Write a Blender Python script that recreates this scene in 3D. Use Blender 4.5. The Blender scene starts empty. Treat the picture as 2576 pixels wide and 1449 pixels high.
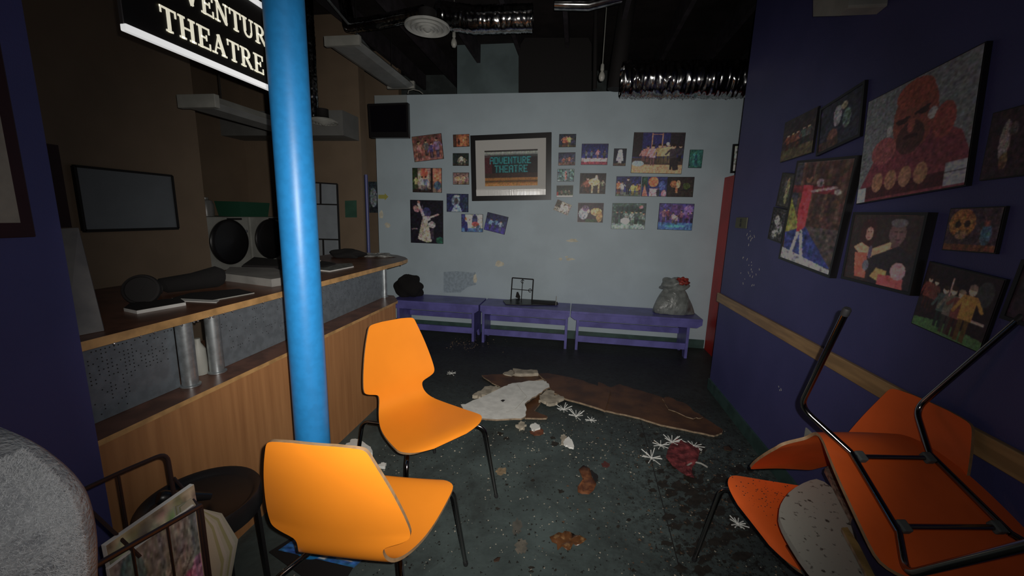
import bpy, bmesh, math, random
import numpy as np
from mathutils import Vector, Matrix
S = bpy.context.scene; COL = S.collection
random.seed(7)
# ---------------------------------------------------------------- camera
F = 1000.5; YAW, PIT, ROLL = 0.152961702, -0.18040674, 0.0290162222
CAM = np.array([0, 0, 1.57])
def _axes():
    cy, sy = math.cos(YAW), math.sin(YAW)
    Rz = np.array([[cy, -sy, 0], [sy, cy, 0], [0, 0, 1]])
    fw = Rz @ np.array([0, math.cos(PIT), math.sin(PIT)]); r = Rz @ np.array([1, 0, 0]); u = np.cross(r, fw)
    c, s = math.cos(ROLL), math.sin(ROLL)
    return c*r + s*u, -s*r + c*u, fw
RX, UP, FW = _axes()
def at(x, y, ax, v):                 # photo pixel -> the point where its ray meets the plane axis=v
    d = RX*(x-1288)/F - UP*(y-724.5)/F + FW
    return CAM + d*((v-CAM[ax])/d[ax])
cd = bpy.data.cameras.new('camera'); cam = bpy.data.objects.new('camera', cd); COL.objects.link(cam); S.camera = cam
cd.sensor_width = 36; cd.lens = 36*F/2576; cd.clip_start = .02
cam.matrix_world = Matrix(((RX[0], UP[0], -FW[0], 0), (RX[1], UP[1], -FW[1], 0), (RX[2], UP[2], -FW[2], 1.57), (0, 0, 0, 1)))
# ---------------------------------------------------------------- world, light, exposure
w = bpy.data.worlds.new('world'); S.world = w; w.use_nodes = True
w.node_tree.nodes['Background'].inputs[0].default_value = (.55, .35, .6, 1)
w.node_tree.nodes['Background'].inputs[1].default_value = .0025
ld = bpy.data.lights.new('phone_torch', 'SPOT'); ld.energy = 250; ld.color = (1, .96, .9)
ld.spot_size = math.radians(99); ld.spot_blend = 1.0; ld.shadow_soft_size = .006
lo = bpy.data.objects.new('phone_torch', ld); COL.objects.link(lo); lo.location = (.035, .0, 1.60)
lo.rotation_euler = (Vector((-.48, 3.0, 1.08)) - Vector(lo.location)).to_track_quat('-Z', 'Y').to_euler()
ls_ = bpy.data.lights.new('phone_torch_spill', 'SPOT'); ls_.energy = 18; ls_.color = (1, .96, .9); ls_.spot_size = math.radians(165); ls_.spot_blend = 1.0; ls_.shadow_soft_size = .006
lp_ = bpy.data.objects.new('phone_torch_spill', ls_); COL.objects.link(lp_); lp_.location = lo.location; lp_.rotation_euler = lo.rotation_euler
vs = S.view_settings; vs.view_transform = 'Standard'; vs.look = 'None'; vs.gamma = 1; vs.exposure = 0; vs.use_curve_mapping = False
# ---------------------------------------------------------------- helpers
def lin(c):
    return tuple((v/12.92 if v <= .04045 else ((v+.055)/1.055)**2.4) for v in c)
def rgb(r, g, b): return lin((r/255, g/255, b/255))
MATS = {}
def mat(name, c, rough=.6, metal=0, noise=0, scale=8, bump=0, bscale=60, c2=None, stretch=None, spec=.5, lo_=.4, hi_=.6, coat=0):
    if name in MATS: return MATS[name]
    m = bpy.data.materials.new(name); m.use_nodes = True; nt = m.node_tree; b = nt.nodes['Principled BSDF']
    b.inputs['Base Color'].default_value = (*c, 1); b.inputs['Roughness'].default_value = rough
    b.inputs['Metallic'].default_value = metal; b.inputs['Specular IOR Level'].default_value = spec
    b.inputs['Coat Weight'].default_value = coat
    tc = nt.nodes.new('ShaderNodeTexCoord'); mp = nt.nodes.new('ShaderNodeMapping'); nt.links.new(tc.outputs['Object'], mp.inputs[0])
    if stretch: mp.inputs['Scale'].default_value = stretch
    if c2 is None and noise: c2 = tuple(v*(1-noise) for v in c)
    if c2 is not None:
        n = nt.nodes.new('ShaderNodeTexNoise'); n.inputs['Scale'].default_value = scale; n.inputs['Detail'].default_value = 6
        nt.links.new(mp.outputs[0], n.inputs['Vector'])
        r = nt.nodes.new('ShaderNodeValToRGB'); r.color_ramp.elements[0].position = lo_; r.color_ramp.elements[1].position = hi_
        r.color_ramp.elements[0].color = (*c, 1); r.color_ramp.elements[1].color = (*c2, 1)
        nt.links.new(n.outputs['Fac'], r.inputs[0]); nt.links.new(r.outputs[0], b.inputs['Base Color'])
    if bump:
        n2 = nt.nodes.new('ShaderNodeTexNoise'); n2.inputs['Scale'].default_value = bscale; n2.inputs['Detail'].default_value = 4
        nt.links.new(mp.outputs[0], n2.inputs['Vector'])
        bp = nt.nodes.new('ShaderNodeBump'); bp.inputs['Strength'].default_value = bump; bp.inputs['Distance'].default_value = .01
        nt.links.new(n2.outputs['Fac'], bp.inputs['Height']); nt.links.new(bp.outputs[0], b.inputs['Normal'])
    MATS[name] = m; return m
class MB:
    def __init__(s): s.v = []; s.f = []; s.mi = []
    def add(s, vs_, fs, mi=0):
        o = len(s.v); s.v += [tuple(float(c) for c in v) for v in vs_]; s.f += [tuple(i+o for i in f) for f in fs]; s.mi += [mi]*len(fs); return s
    def box(s, a, b, mi=0, M=None, ch=0):
        x0, y0, z0 = a; x1, y1, z1 = b
        v = [(x, y, z) for z in (z0, z1) for x, y in ((x0, y0), (x1, y0), (x1, y1), (x0, y1))]
        if M is not None: v = [tuple(M @ Vector(p)) for p in v]
        return s.add(v, [(3, 2, 1, 0), (4, 5, 6, 7), (0, 1, 5, 4), (1, 2, 6, 5), (2, 3, 7, 6), (3, 0, 4, 7)], mi)
    def tube(s, pts, r, n=8, mi=0, caps=True):
        pts = [Vector([float(c) for c in p]) for p in pts]; rs = r if isinstance(r, (list, tuple)) else [r]*len(pts)
        d0 = (pts[1]-pts[0]).normalized(); a = d0.orthogonal().normalized(); v = []; f = []
        for i, p in enumerate(pts):
            d = ((pts[min(i+1, len(pts)-1)]-p).normalized() + (p-pts[max(i-1, 0)]).normalized()).normalized()
            a = (a - d*a.dot(d)).normalized(); b = d.cross(a)
            for k in range(n):
                t = 2*math.pi*k/n; v.append(p + (a*math.cos(t)+b*math.sin(t))*rs[i])
        for i in range(len(pts)-1):
            for k in range(n): f.append((i*n+k, i*n+(k+1) % n, (i+1)*n+(k+1) % n, (i+1)*n+k))
        if caps: f.append(tuple(range(n-1, -1, -1))); f.append(tuple((len(pts)-1)*n+k for k in range(n)))
        return s.add(v, f, mi)
    def lathe(s, prof, n=32, mi=0, M=None):
        v = []; f = []
        for r, z in prof:
            for k in range(n):
                t = 2*math.pi*k/n; p = Vector((r*math.cos(t), r*math.sin(t), z)); v.append(M @ p if M is not None else p)
        for i in range(len(prof)-1):
            for k in range(n): f.append((i*n+k, i*n+(k+1) % n, (i+1)*n+(k+1) % n, (i+1)*n+k))
        if prof[0][0] > 1e-4: f.append(tuple(range(n-1, -1, -1)))
        if prof[-1][0] > 1e-4: f.append(tuple((len(prof)-1)*n+k for k in range(n)))
        return s.add(v, f, mi)
    def prism(s, poly, off, mi=0, mi_side=None):       # poly 3D points, extruded by off
        n = len(poly); a = [Vector([float(c) for c in p]) for p in poly]; o = Vector(off); b = [p+o for p in a]
        s.add(a+b, [tuple(range(n)), tuple(range(2*n-1, n-1, -1))], mi)
        return s.add(a+b, [(i, i+n, (i+1) % n+n, (i+1) % n) for i in range(n)], mi if mi_side is None else mi_side)
    def obj(s, name, mats, parent=None, smooth=False, bevel=0, angle=None):
        me = bpy.data.meshes.new(name); me.from_pydata(s.v, [], s.f)
        for m in (mats if isinstance(mats, (list, tuple)) else [mats]): me.materials.append(m)
        me.polygons.foreach_set('material_index', s.mi)
        bm = bmesh.new(); bm.from_mesh(me); bmesh.ops.recalc_face_normals(bm, faces=bm.faces); bm.to_mesh(me); bm.free()
        if smooth:
            me.polygons.foreach_set('use_smooth', [True]*len(me.polygons))
            me.set_sharp_from_angle(angle=angle or math.radians(40))
        o = bpy.data.objects.new(name, me); COL.objects.link(o)
        if parent is not None: o.parent = parent
        if bevel:
            b = o.modifiers.new('bevel', 'BEVEL'); b.width = bevel; b.segments = 2; b.limit_method = 'ANGLE'
        return o
def tag(o, label, cat, group=None, kind=None):
    o['label'] = label; o['category'] = cat
    if group: o['group'] = group
    if kind: o['kind'] = kind
    return o
def thing(name, label, cat, loc=(0, 0, 0), group=None):
    o = bpy.data.objects.new(name, None); COL.objects.link(o); o.location = loc; o.empty_display_size = .05
    return tag(o, label, cat, group)
def struct(o, label=None):
    o['kind'] = 'structure'
    if label: o['label'] = label
    return o
def rebase(root):      # parts were modelled in world space: keep them there under a root placed elsewhere
    for c in root.children: c.matrix_parent_inverse = Matrix.Translation(root.location).inverted()
def arc(p0, p1, p2, n=5):   # rounded corner at p1
    p0, p1, p2 = Vector(p0), Vector(p1), Vector(p2)
    return [(p0*(1-t)**2 + p1*2*t*(1-t) + p2*t*t) for t in [i/n for i in range(n+1)]]
def bentpath(pts, r, n=5):
    P = [Vector(p) for p in pts]; out = [P[0]]
    for i in range(1, len(P)-1):
        a = P[i] + (P[i-1]-P[i]).normalized()*min(r, (P[i-1]-P[i]).length*.49); b = P[i] + (P[i+1]-P[i]).normalized()*min(r, (P[i+1]-P[i]).length*.49)
        out += arc(a, P[i], b, n)
    return out+[P[-1]]
def blob(center, rad, seed, amp=.25, nu=20, nv=12, flat=None, freq=3.):
    rnd = random.Random(seed); ph = [(rnd.uniform(0, 6.3), rnd.uniform(0, 6.3), rnd.uniform(.6, 1.6)*freq, rnd.randint(1, 5)) for _ in range(7)]
    v = []; f = []
    for j in range(nv+1):
        th = math.pi*j/nv
        for i in range(nu):
            p = 2*math.pi*i/nu
            d = 1 + amp*sum(math.sin(a+k*p)*math.sin(b+q*th) for a, b, q, k in ph)/3
            x, y, z = rad[0]*math.sin(th)*math.cos(p)*d, rad[1]*math.sin(th)*math.sin(p)*d, rad[2]*math.cos(th)*d
            z += center[2]
            if flat is not None: z = max(z, flat)
            v.append((center[0]+x, center[1]+y, z))
    for j in range(nv):
        for i in range(nu): f.append((j*nu+i, j*nu+(i+1) % nu, (j+1)*nu+(i+1) % nu, (j+1)*nu+i))
    return v, f
# ---------------------------------------------------------------- materials
M_gwall = mat('grey_paint', (.50, .60, .66), .55, noise=.08, scale=2.5, bump=.12, bscale=180)
M_pwall = mat('purple_paint', (.075, .075, .22), .5, noise=.12, scale=3, bump=.15, bscale=150, c2=(.066, .068, .20))
M_base = mat('green_baseboard_paint', (.05, .10, .09), .45, noise=.3, scale=9)
M_tan = mat('tan_paint', (.25, .18, .12), .7, noise=.1, scale=3)
M_dark = mat('black_ceiling_paint', (.035, .028, .028), .8, noise=.4, scale=4)
M_dpanel = mat('grey_green_panel', (.17, .23, .24), .7, noise=.25, scale=3)
M_wood = mat('beech_laminate', (.52, .25, .10), .5, scale=3, c2=(.36, .16, .062), stretch=(9, 9, .5), lo_=.3, hi_=.75, bump=.05)
M_edge = mat('beech_edging', (.66, .38, .15), .4, noise=.35, scale=12)
M_top = mat('dark_wood_counter', (.20, .085, .05), .35, noise=.4, scale=10)
M_steel = mat('brushed_steel', (.50, .54, .56), .38, metal=.75, noise=.25, scale=30)
M_perf = mat('perforated_grey_metal', (.22, .25, .28), .5, metal=.3, noise=.2, scale=25, bump=.1)
M_orange = mat('orange_laminate', (.93, .28, .02), .38, noise=.05, scale=4)
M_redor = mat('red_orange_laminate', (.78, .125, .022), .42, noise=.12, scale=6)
M_ply = mat('plywood_edge', (.34, .21, .11), .6, noise=.25, scale=40)
M_chrome = mat('dark_chrome', (.26, .25, .25), .16, metal=1)
M_rub = mat('black_rubber', (.02, .02, .022), .6)
M_grub = mat('grey_rubber', (.09, .1, .1), .7)
M_blue = mat('blue_paint', (.022, .245, .60), .42, noise=.1, scale=30, bump=.02)
M_black = mat('black_plastic', (.012, .011, .012), .35)
M_blackm = mat('matte_black', (.012, .010, .010), .8)
M_white = mat('white_paint', (.75, .76, .72), .6, noise=.08)
M_lwhite = mat('offwhite_plastic', (.42, .42, .38), .55, noise=.2, scale=6)
M_foil = mat('foil', (.5, .5, .5), .16, metal=1, noise=.5, scale=20)
M_red = mat('red_paint', (.55, .018, .014), .45, noise=.2, scale=4)
M_dred = mat('dark_red_paint', (.035, .008, .01), .6, noise=.2)
M_bench = mat('purple_bench_paint', (.16, .15, .46), .38, noise=.25, scale=7, bump=.08)
M_paper = mat('white_paper', (.72, .71, .68), .8, noise=.15, scale=12)
M_dirt = mat('dark_soil', (.012, .012, .010), .9)
M_plas = mat('white_plasterboard', (.88, .88, .83), .85, noise=.15, scale=14, bump=.1)
M_plas2 = mat('stained_plaster', (.52, .46, .36), .9, noise=.35, scale=16, bump=.2)
M_brown = mat('wet_brown_board', (.13, .055, .022), .5, scale=5, c2=(.07, .03, .014), bump=.2, bscale=30)
M_brown2 = mat('torn_board_edge', (.36, .26, .17), .85, noise=.4, scale=40)
# floor: worn dark green vinyl, dirt in large smears
m = bpy.data.materials.new('vinyl_floor'); m.use_nodes = True; nt = m.node_tree; b = nt.nodes['Principled BSDF']; MATS['vinyl_floor'] = m
tc = nt.nodes.new('ShaderNodeTexCoord')
def nz(sc, det=8, rough=.6, dist=0):
    n = nt.nodes.new('ShaderNodeTexNoise'); n.inputs['Scale'].default_value = sc; n.inputs['Detail'].default_value = det
    n.inputs['Roughness'].default_value = rough; n.inputs['Distortion'].default_value = dist; nt.links.new(tc.outputs['Object'], n.inputs['Vector']); return n
def ramp(src, p0, p1, c0, c1):
    r = nt.nodes.new('ShaderNodeValToRGB'); r.color_ramp.elements[0].position = p0; r.color_ramp.elements[1].position = p1
    r.color_ramp.elements[0].color = (*c0, 1); r.color_ramp.elements[1].color = (*c1, 1); nt.links.new(src, r.inputs[0]); return r
base = ramp(nz(3.2, 8, .7, .4).outputs['Fac'], .38, .64, (.085, .112, .108), (.048, .062, .060))
d1 = ramp(nz(1.6, 10, .75, .8).outputs['Fac'], .50, .60, (0, 0, 0), (1, 1, 1))
d2 = ramp(nz(22, 6, .8).outputs['Fac'], .47, .60, (0, 0, 0), (1, 1, 1))
# grime is heavy along the right wall; the floor is also darker towards the benches (x > .4 or y > 3.4)
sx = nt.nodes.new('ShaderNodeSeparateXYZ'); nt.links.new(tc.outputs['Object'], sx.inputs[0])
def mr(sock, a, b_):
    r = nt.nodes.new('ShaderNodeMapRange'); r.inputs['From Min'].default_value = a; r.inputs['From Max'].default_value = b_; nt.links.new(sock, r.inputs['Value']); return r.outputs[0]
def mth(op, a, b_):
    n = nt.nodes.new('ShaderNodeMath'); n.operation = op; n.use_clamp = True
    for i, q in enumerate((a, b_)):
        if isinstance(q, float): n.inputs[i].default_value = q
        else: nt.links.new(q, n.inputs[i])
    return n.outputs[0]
grime_far = mth('MAXIMUM', mr(sx.outputs[0], .0, .65), mr(sx.outputs[1], 2.7, 3.6))
fac = mth('MAXIMUM', mth('MULTIPLY', d2.outputs[0], mth('MULTIPLY', grime_far, .95)), mth('MULTIPLY', d1.outputs[0], .35))
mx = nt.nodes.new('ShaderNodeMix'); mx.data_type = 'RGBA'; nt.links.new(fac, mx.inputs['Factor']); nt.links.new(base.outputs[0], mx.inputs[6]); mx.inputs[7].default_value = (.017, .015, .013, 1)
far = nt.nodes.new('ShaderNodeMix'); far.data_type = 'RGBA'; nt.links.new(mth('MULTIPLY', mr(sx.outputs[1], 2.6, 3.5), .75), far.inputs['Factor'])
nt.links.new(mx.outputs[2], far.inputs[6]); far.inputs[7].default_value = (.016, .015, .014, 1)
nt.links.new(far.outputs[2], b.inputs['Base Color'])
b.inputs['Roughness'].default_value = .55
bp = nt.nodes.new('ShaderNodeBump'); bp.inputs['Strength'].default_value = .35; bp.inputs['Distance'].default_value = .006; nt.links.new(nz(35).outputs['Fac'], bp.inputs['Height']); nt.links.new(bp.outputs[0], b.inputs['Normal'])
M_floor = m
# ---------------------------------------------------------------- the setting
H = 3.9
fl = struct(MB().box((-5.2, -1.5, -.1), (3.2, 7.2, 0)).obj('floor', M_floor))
a, b2 = at(1640, 1165, 2, .0008), at(1712, 1440, 2, .0008); dv = Vector(a-b2).normalized(); sd = Vector((-dv.y, dv.x, 0))*.0025
MB().prism([Vector(a)+sd+dv*1.2, Vector(a)-sd+dv*1.2, Vector(b2)-sd-dv*.4, Vector(b2)+sd-dv*.4], (0, 0, -.002)).obj('seam', M_blackm, fl)
wb = struct(MB().box((-2.64, 5.1, 0), (2.9, 5.25, 3.03)).obj('wall_back', M_gwall))
wr = struct(MB().box((1.34, -1.5, 0), (1.5, 3.83, H)).obj('wall_right', M_pwall))
wl = struct(MB().box((-1.75, -1.5, 0), (-1.45, .93, H)).obj('wall_left', M_pwall))
struct(MB().box((-5.2, 7.05, 0), (3.2, 7.2, H)).obj('wall_far', mat('dark_green_grey_paint', (.07, .085, .085), .8, noise=.3)))
struct(MB().box((-3.45, .93, 0), (-3.3, 3.17, H)).obj('wall_office_left', M_tan))
struct(MB().box((-4.55, 3.05, 0), (-4.4, 5.05, H)).obj('wall_recess', M_tan))
struct(MB().box((-5.2, 4.9, 0), (-2.74, 5.05, H)).obj('wall_office_back', M_tan))
struct(MB().box((-5.2, 6.0, 0), (-2.72, 6.1, H)).obj('wall_corridor', M_tan))
struct(MB().box((3.05, -1.5, 0), (3.2, 7.1, H)).obj('wall_far_right', M_dpanel))
struct(MB().box((-5.2, -1.5, H), (3.2, 7.2, H+.1)).obj('ceiling', M_dark))
struct(MB().box((-4.4, 4.55, 2.44), (-2.76, 4.9, 2.72)).obj('trim_1', mat('grey_bulkhead_paint', (.2, .2, .19), .7, noise=.1)))
struct(MB().box((-2.64, 5.085, 0), (1.66, 5.1, .108)).obj('baseboard_back', M_base))
struct(MB().box((1.325, -1.5, 0), (1.34, 3.83, .10)).obj('baseboard_right', M_base))
struct(MB().box((1.318, -1.5, .848), (1.34, 3.845, .928)).obj('trim_2', mat('varnished_wood_rail', (.46, .29, .13), .4, noise=.3, scale=10, stretch=(1, .3, 3)), bevel=.004), 'varnished wooden dado rail')
# paint patches and peeled spots on the walls
def wallpatch(cx, cy, rx, ry, m_, seed, ax=1, v=5.0968, parent=wb, name='paint_patch', n=14, off=(0, -.001, 0)):
    r = random.Random(seed); P = []
    for k in range(n):
        t = 2*math.pi*k/n; q = r.uniform(.6, 1.1); P.append(at(cx+rx*q*math.cos(t), cy+ry*q*math.sin(t), ax, v))
    return MB().prism(P, off).obj(name, m_, parent)
M_filler = mat('bare_filler', (.80, .76, .62), .9, noise=.2, scale=20); M_patch = mat('blue_grey_patch_paint', (.40, .49, .56), .4, noise=.22, scale=30)
for i, (x, y, rx, ry) in enumerate([(1256, 664, 12, 9), (1440, 605, 17, 5), (1434, 652, 12, 4), (1410, 652, 6, 4), (960, 540, 6, 14), (975, 566, 8, 7), (1195, 702, 5, 14), (1425, 646, 5, 3)]): wallpatch(x, y, rx, ry, M_filler, i)
MB().prism([at(x, y, 1, 5.098) for x, y in ((1116, 684), (1150, 682), (1186, 686), (1196, 684), (1198, 716), (1176, 722), (1158, 736), (1116, 736))], (0, -.001, 0)).obj('paint_patch', M_patch, wb)
mb = MB(); r_ = random.Random(5)
for cx, cy, n, sp in [(1888, 598, 9, 12), (1884, 690, 14, 20), (1962, 980, 3, 4), (1878, 655, 4, 10)]:
    for k in range(n):
        p = at(cx+r_.gauss(0, sp*.6), cy+r_.gauss(0, sp*.6), 0, 1.339); L = r_.uniform(.004, .014); ang = r_.uniform(.6, 2.2)
        d = Vector((0, math.cos(ang), math.sin(ang)))*L; e = Vector((0, -math.sin(ang), math.cos(ang)))*.0022; p = Vector(p)
        mb.prism([p-d-e, p+d-e*.3, p+d+e*.4, p-d+e], (-.001, 0, 0))
o = mb.obj('paint_chips', M_filler, wr); o['kind'] = 'stuff'
# ceiling: joists, ducts
def joists():
    for i, x in enumerate(np.arange(-4.6, 3.0, .62)):
        struct(MB().box((x, -1.5, H-.24), (x+.05, 7.05, H)).obj('trim_%d' % (i+3), mat('ceiling_joist_paint', (.06, .05, .06), .8, noise=.4)))
joists()
# ---------------------------------------------------------------- counter
cz = 1.13
ct = thing('reception_counter', 'long beech-fronted reception counter with grey perforated panels', 'counter', (-1.8, 2.1, 0))
fp = [(-1.52, .945), (-1.52, 3.2), (-1.545, 3.2), (-1.545, .945)]
MB().prism([(x, y, .0) for x, y in fp], (0, 0, .785)).obj('front_panel', M_wood, ct)
MB().prism([(x, y, .0) for x, y in [(-1.545, 3.2), (-1.545, 3.175), (-2.15, 3.3), (-2.15, 3.325)]], (0, 0, .785)).obj('end_panel', M_wood, ct)
MB().prism([(x, y, .785) for x, y in [(-1.505, .945), (-1.505, 3.215), (-1.64, 3.42), (-2.1, 3.42), (-2.1, .945)]], (0, 0, .02), 0, 1).obj('lower_ledge', [M_top, M_edge], ct, bevel=.002)
MB().prism([(x, y, cz-.032) for x, y in [(-1.55, .945), (-1.55, 3.42), (-1.575, 3.60), (-1.66, 3.74), (-1.82, 3.90), (-2.1, 4.0), (-2.45, 4.0), (-2.45, .945)]], (0, 0, .032), 0, 1).obj('countertop', [M_top, M_edge], ct, bevel=.002)
def peg_panel(y0, y1, x0, x1, holes):
    M = MB(); M.prism([(x0, y0, .806), (x1, y1, .806), (x1, y1, cz-.033), (x0, y0, cz-.033)], (-.004, 0, 0)); p = M.obj('perforated_panel', M_perf, ct)
    h = MB(); rr = random.Random(3)
    for i in range(int((y1-y0)/.014)):
        for j in range(17):
            if holes(i*.014/(y1-y0), j/17, rr):
                y = y0+.01+i*.014; z = .83+j*.0145; x = x0+(x1-x0)*(y-y0)/(y1-y0)
                h.add([(x+.0012, y+.0026*math.cos(t*math.pi/3), z+.0026*math.sin(t*math.pi/3)) for t in range(6)], [tuple(range(6))])
    o = h.obj('holes', M_blackm, p); o['kind'] = 'stuff'
peg_panel(.95, 1.362, -1.635, -1.635, lambda u, v, r: (v > .45 and r.random() < (.55 if u < .9 else .1)) or (u < .6 and r.random() < .25))
peg_panel(1.56, 3.34, -1.645, -1.69, lambda u, v, r: v > .15 and r.random() < .16)
M_hl = mat('pale_pin_holes', (.45, .48, .5), .5)
for i, (x, y) in enumerate([(-1.61, 1.385), (-1.628, 1.535), (-1.685, 3.33)]):
    r = .03 if i < 2 else .024
    MB().lathe([(r, .806), (r, cz-.033)], 24, M=Matrix.Translation((x, y, 0))).obj('steel_post', M_steel, ct, smooth=True)
    MB().lathe([(r+.008, .806), (r+.008, .812), (r, .815)], 24, M=Matrix.Translation((x, y, 0))).obj('post_collar', M_steel, ct, smooth=True)
rebase(ct)
# water drops hanging along the counter edge
mb = MB(); rr = random.Random(9)
for k in range(26):
    y = rr.choice([rr.uniform(.95, 3.4), rr.uniform(2.3, 2.7), rr.uniform(1.1, 1.6)])
    v, f = blob((-1.548, y, cz-.034), (.004, .004, .005), k, 0, 8, 6); mb.add(v, f)
o = mb.obj('water_drops', mat('clear_water', (.8, .8, .8), .05, metal=.9), smooth=True); tag(o, 'water drops hanging along the lower edge of the reception countertop', 'water drops', kind='stuff')
# ---------------------------------------------------------------- blue pole
px_, py_ = -1.128, 1.5
bp_ = thing('steel_column', 'round blue-painted steel column standing in front of the reception counter', 'column', (px_, py_, 0))
MB().lathe([(.0715, .012), (.0715, H)], 48).obj('shaft', M_blue, bp_, smooth=True)
MB().lathe([(.10, 0), (.10, .010), (.074, .014)], 40).obj('base_plate', M_blue, bp_, smooth=True)
# ---------------------------------------------------------------- orange chairs
PROF = [(.252, .448), (.247, .456), (.236, .463), (.20, .468), (.14, .464), (.07, .459), (0, .457), (-.06, .458), (-.11, .463), (-.155, .472), (-.190, .490), (-.212, .518), (-.222, .548), (-.227, .572), (-.230, .588), (-.233, .602), (-.238, .625), (-.252, .68), (-.268, .744), (-.284, .81), (-.298, .87), (-.307, .915), (-.311, .94), (-.313, .952), (-.3135, .957)]
WID = [.10, .165, .215, .256, .250, .240, .228, .213, .196, .176, .158, .143, .137, .141, .195, .221, .226, .218, .204, .187, .168, .152, .143, .128, .06]
def shell_mesh():
    # densify
    P = []; W = []
    for i in range(len(PROF)-1):
        n = 3
        for k in range(n):
            t = k/n; P.append((PROF[i][0]*(1-t)+PROF[i+1][0]*t, PROF[i][1]*(1-t)+PROF[i+1][1]*t)); W.append(WID[i]*(1-t)+WID[i+1]*t)
    P.append(PROF[-1]); W.append(WID[-1]); P = np.array(P); W = np.array(W)
    for _ in range(2):
        Q = P.copy(); Q[1:-1] = (P[:-2]+2*P[1:-1]+P[2:])/4; P = Q
        V = W.copy(); V[1:-1] = (W[:-2]+2*W[1:-1]+W[2:])/4; W = V
    T = np.gradient(P, axis=0); T /= np.linalg.norm(T, axis=1)[:, None]; N = np.stack([-T[:, 1], T[:, 0]], 1)   # toward sitter? fixed below
    if N[0].dot((0, 1)) < 0 or N[20][1] < 0: N = -N
    nc = 14; R = len(P); top = []; bot = []
    for i in range(R):
        back = np.clip((P[i, 1]-.5)/.12, 0, 1); front = 1-back
        for j in range(nc+1):
            y = W[i]*(2*j/nc-1); k = front*.10*y*y + back*.45*y*y      # dished seat, wrapped back
            p = P[i] + N[i]*k
            top.append((p[0], y, p[1])); q = p - N[i]*.011; bot.append((q[0], y, q[1]))
    M = MB(); g = lambda i, j: i*(nc+1)+j; F1 = [(g(i, j), g(i, j+1), g(i+1, j+1), g(i+1, j)) for i in range(R-1) for j in range(nc)]
    M.add(top, F1, 0); M.add(bot, [f[::-1] for f in F1], 0)
    loop = [g(0, j) for j in range(nc+1)] + [g(i, nc) for i in range(1, R)] + [g(R-1, j) for j in range(nc-1, -1, -1)] + [g(i, 0) for i in range(R-2, 0, -1)]
    n = len(loop); M.add([top[k] for k in loop]+[bot[k] for k in loop], [(i, (i+1) % n, (i+1) % n+n, i+n) for i in range(n)], 1)
    return M
LEGT = {1: ((.295, .285, .012), (.238, .240, .425), (.135, .165, .440)), -1: ((-.295, .275, .012), (-.262, .215, .425), (-.10, .135, .440))}
def make_chair(label, group='orange shell chairs'):
    t = thing('shell_chair', label, 'chair', group=group)
    shell_mesh().obj('seat_shell', [M_orange, M_ply], t, smooth=True, angle=math.radians(50))
    for sx_ in (1, -1):
        for sy_ in (1, -1):
            pts = [(p[0], p[1]*sy_, p[2]) for p in LEGT[sx_]]
            lg = MB().tube(bentpath(pts, .045, 6), .0095, 12).obj('leg', M_chrome, t, smooth=True)
            a, b_ = Vector(pts[0]), Vector(pts[1]); d = (a-b_).normalized()
            MB().tube([a-d*.012, a+d*.006, a+d*.012], [.0108, .0112, .009], 12).obj('foot_cap', M_rub, lg, smooth=True)
    for sy_ in (1, -1):
        MB().tube([(.135, .165*sy_, .44), (-.10, .135*sy_, .44)], .0095, 10).obj('side_rail', M_chrome, t, smooth=True)
    for x, y in ((.12, .163), (-.085, .137)):
        MB().tube([(x, -y, .44), (x, y, .44)], .008, 10).obj('crossbar', M_chrome, t, smooth=True)
        for s_ in (1, -1): MB().box((x-.016, s_*y-.022*s_-.014, .428), (x+.016, s_*y-.022*s_+.014, .45)).obj('bumper', M_grub, t, bevel=.004)
    return t
def place(t, x, y, rz): t.location = (x, y, 0); t.rotation_euler = (0, 0, rz)
def dup_chair(src, label):
    r = src.copy(); COL.objects.link(r); r['label'] = label
    for ch in src.children:
        c = ch.copy(); COL.objects.link(c); c.parent = r
        for g_ in ch.children:
            d = g_.copy(); COL.objects.link(d); d.parent = c
    return r
chB = make_chair('clean orange chair facing right between blue column and fallen boards'); place(chB, -.765, 1.907, -.622)
chA = dup_chair(chB, 'orange chair seen from behind, nearest the camera beside the blue column'); place(chA, -.675, 1.194, 1.631)
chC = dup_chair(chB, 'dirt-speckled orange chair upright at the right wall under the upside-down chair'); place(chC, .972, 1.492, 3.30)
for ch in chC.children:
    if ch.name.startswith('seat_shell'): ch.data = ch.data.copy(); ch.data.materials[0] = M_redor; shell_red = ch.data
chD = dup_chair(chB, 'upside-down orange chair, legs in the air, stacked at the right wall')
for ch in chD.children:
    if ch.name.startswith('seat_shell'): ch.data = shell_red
RD = Matrix(((0.1696, -0.9792, -0.1114), (-0.866, -0.202, 0.4574), (-0.4704, 0.0189, -0.8823))).to_4x4()
chD.matrix_world = Matrix.Translation((1.115, 1.068, 1.188)) @ RD
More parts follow.
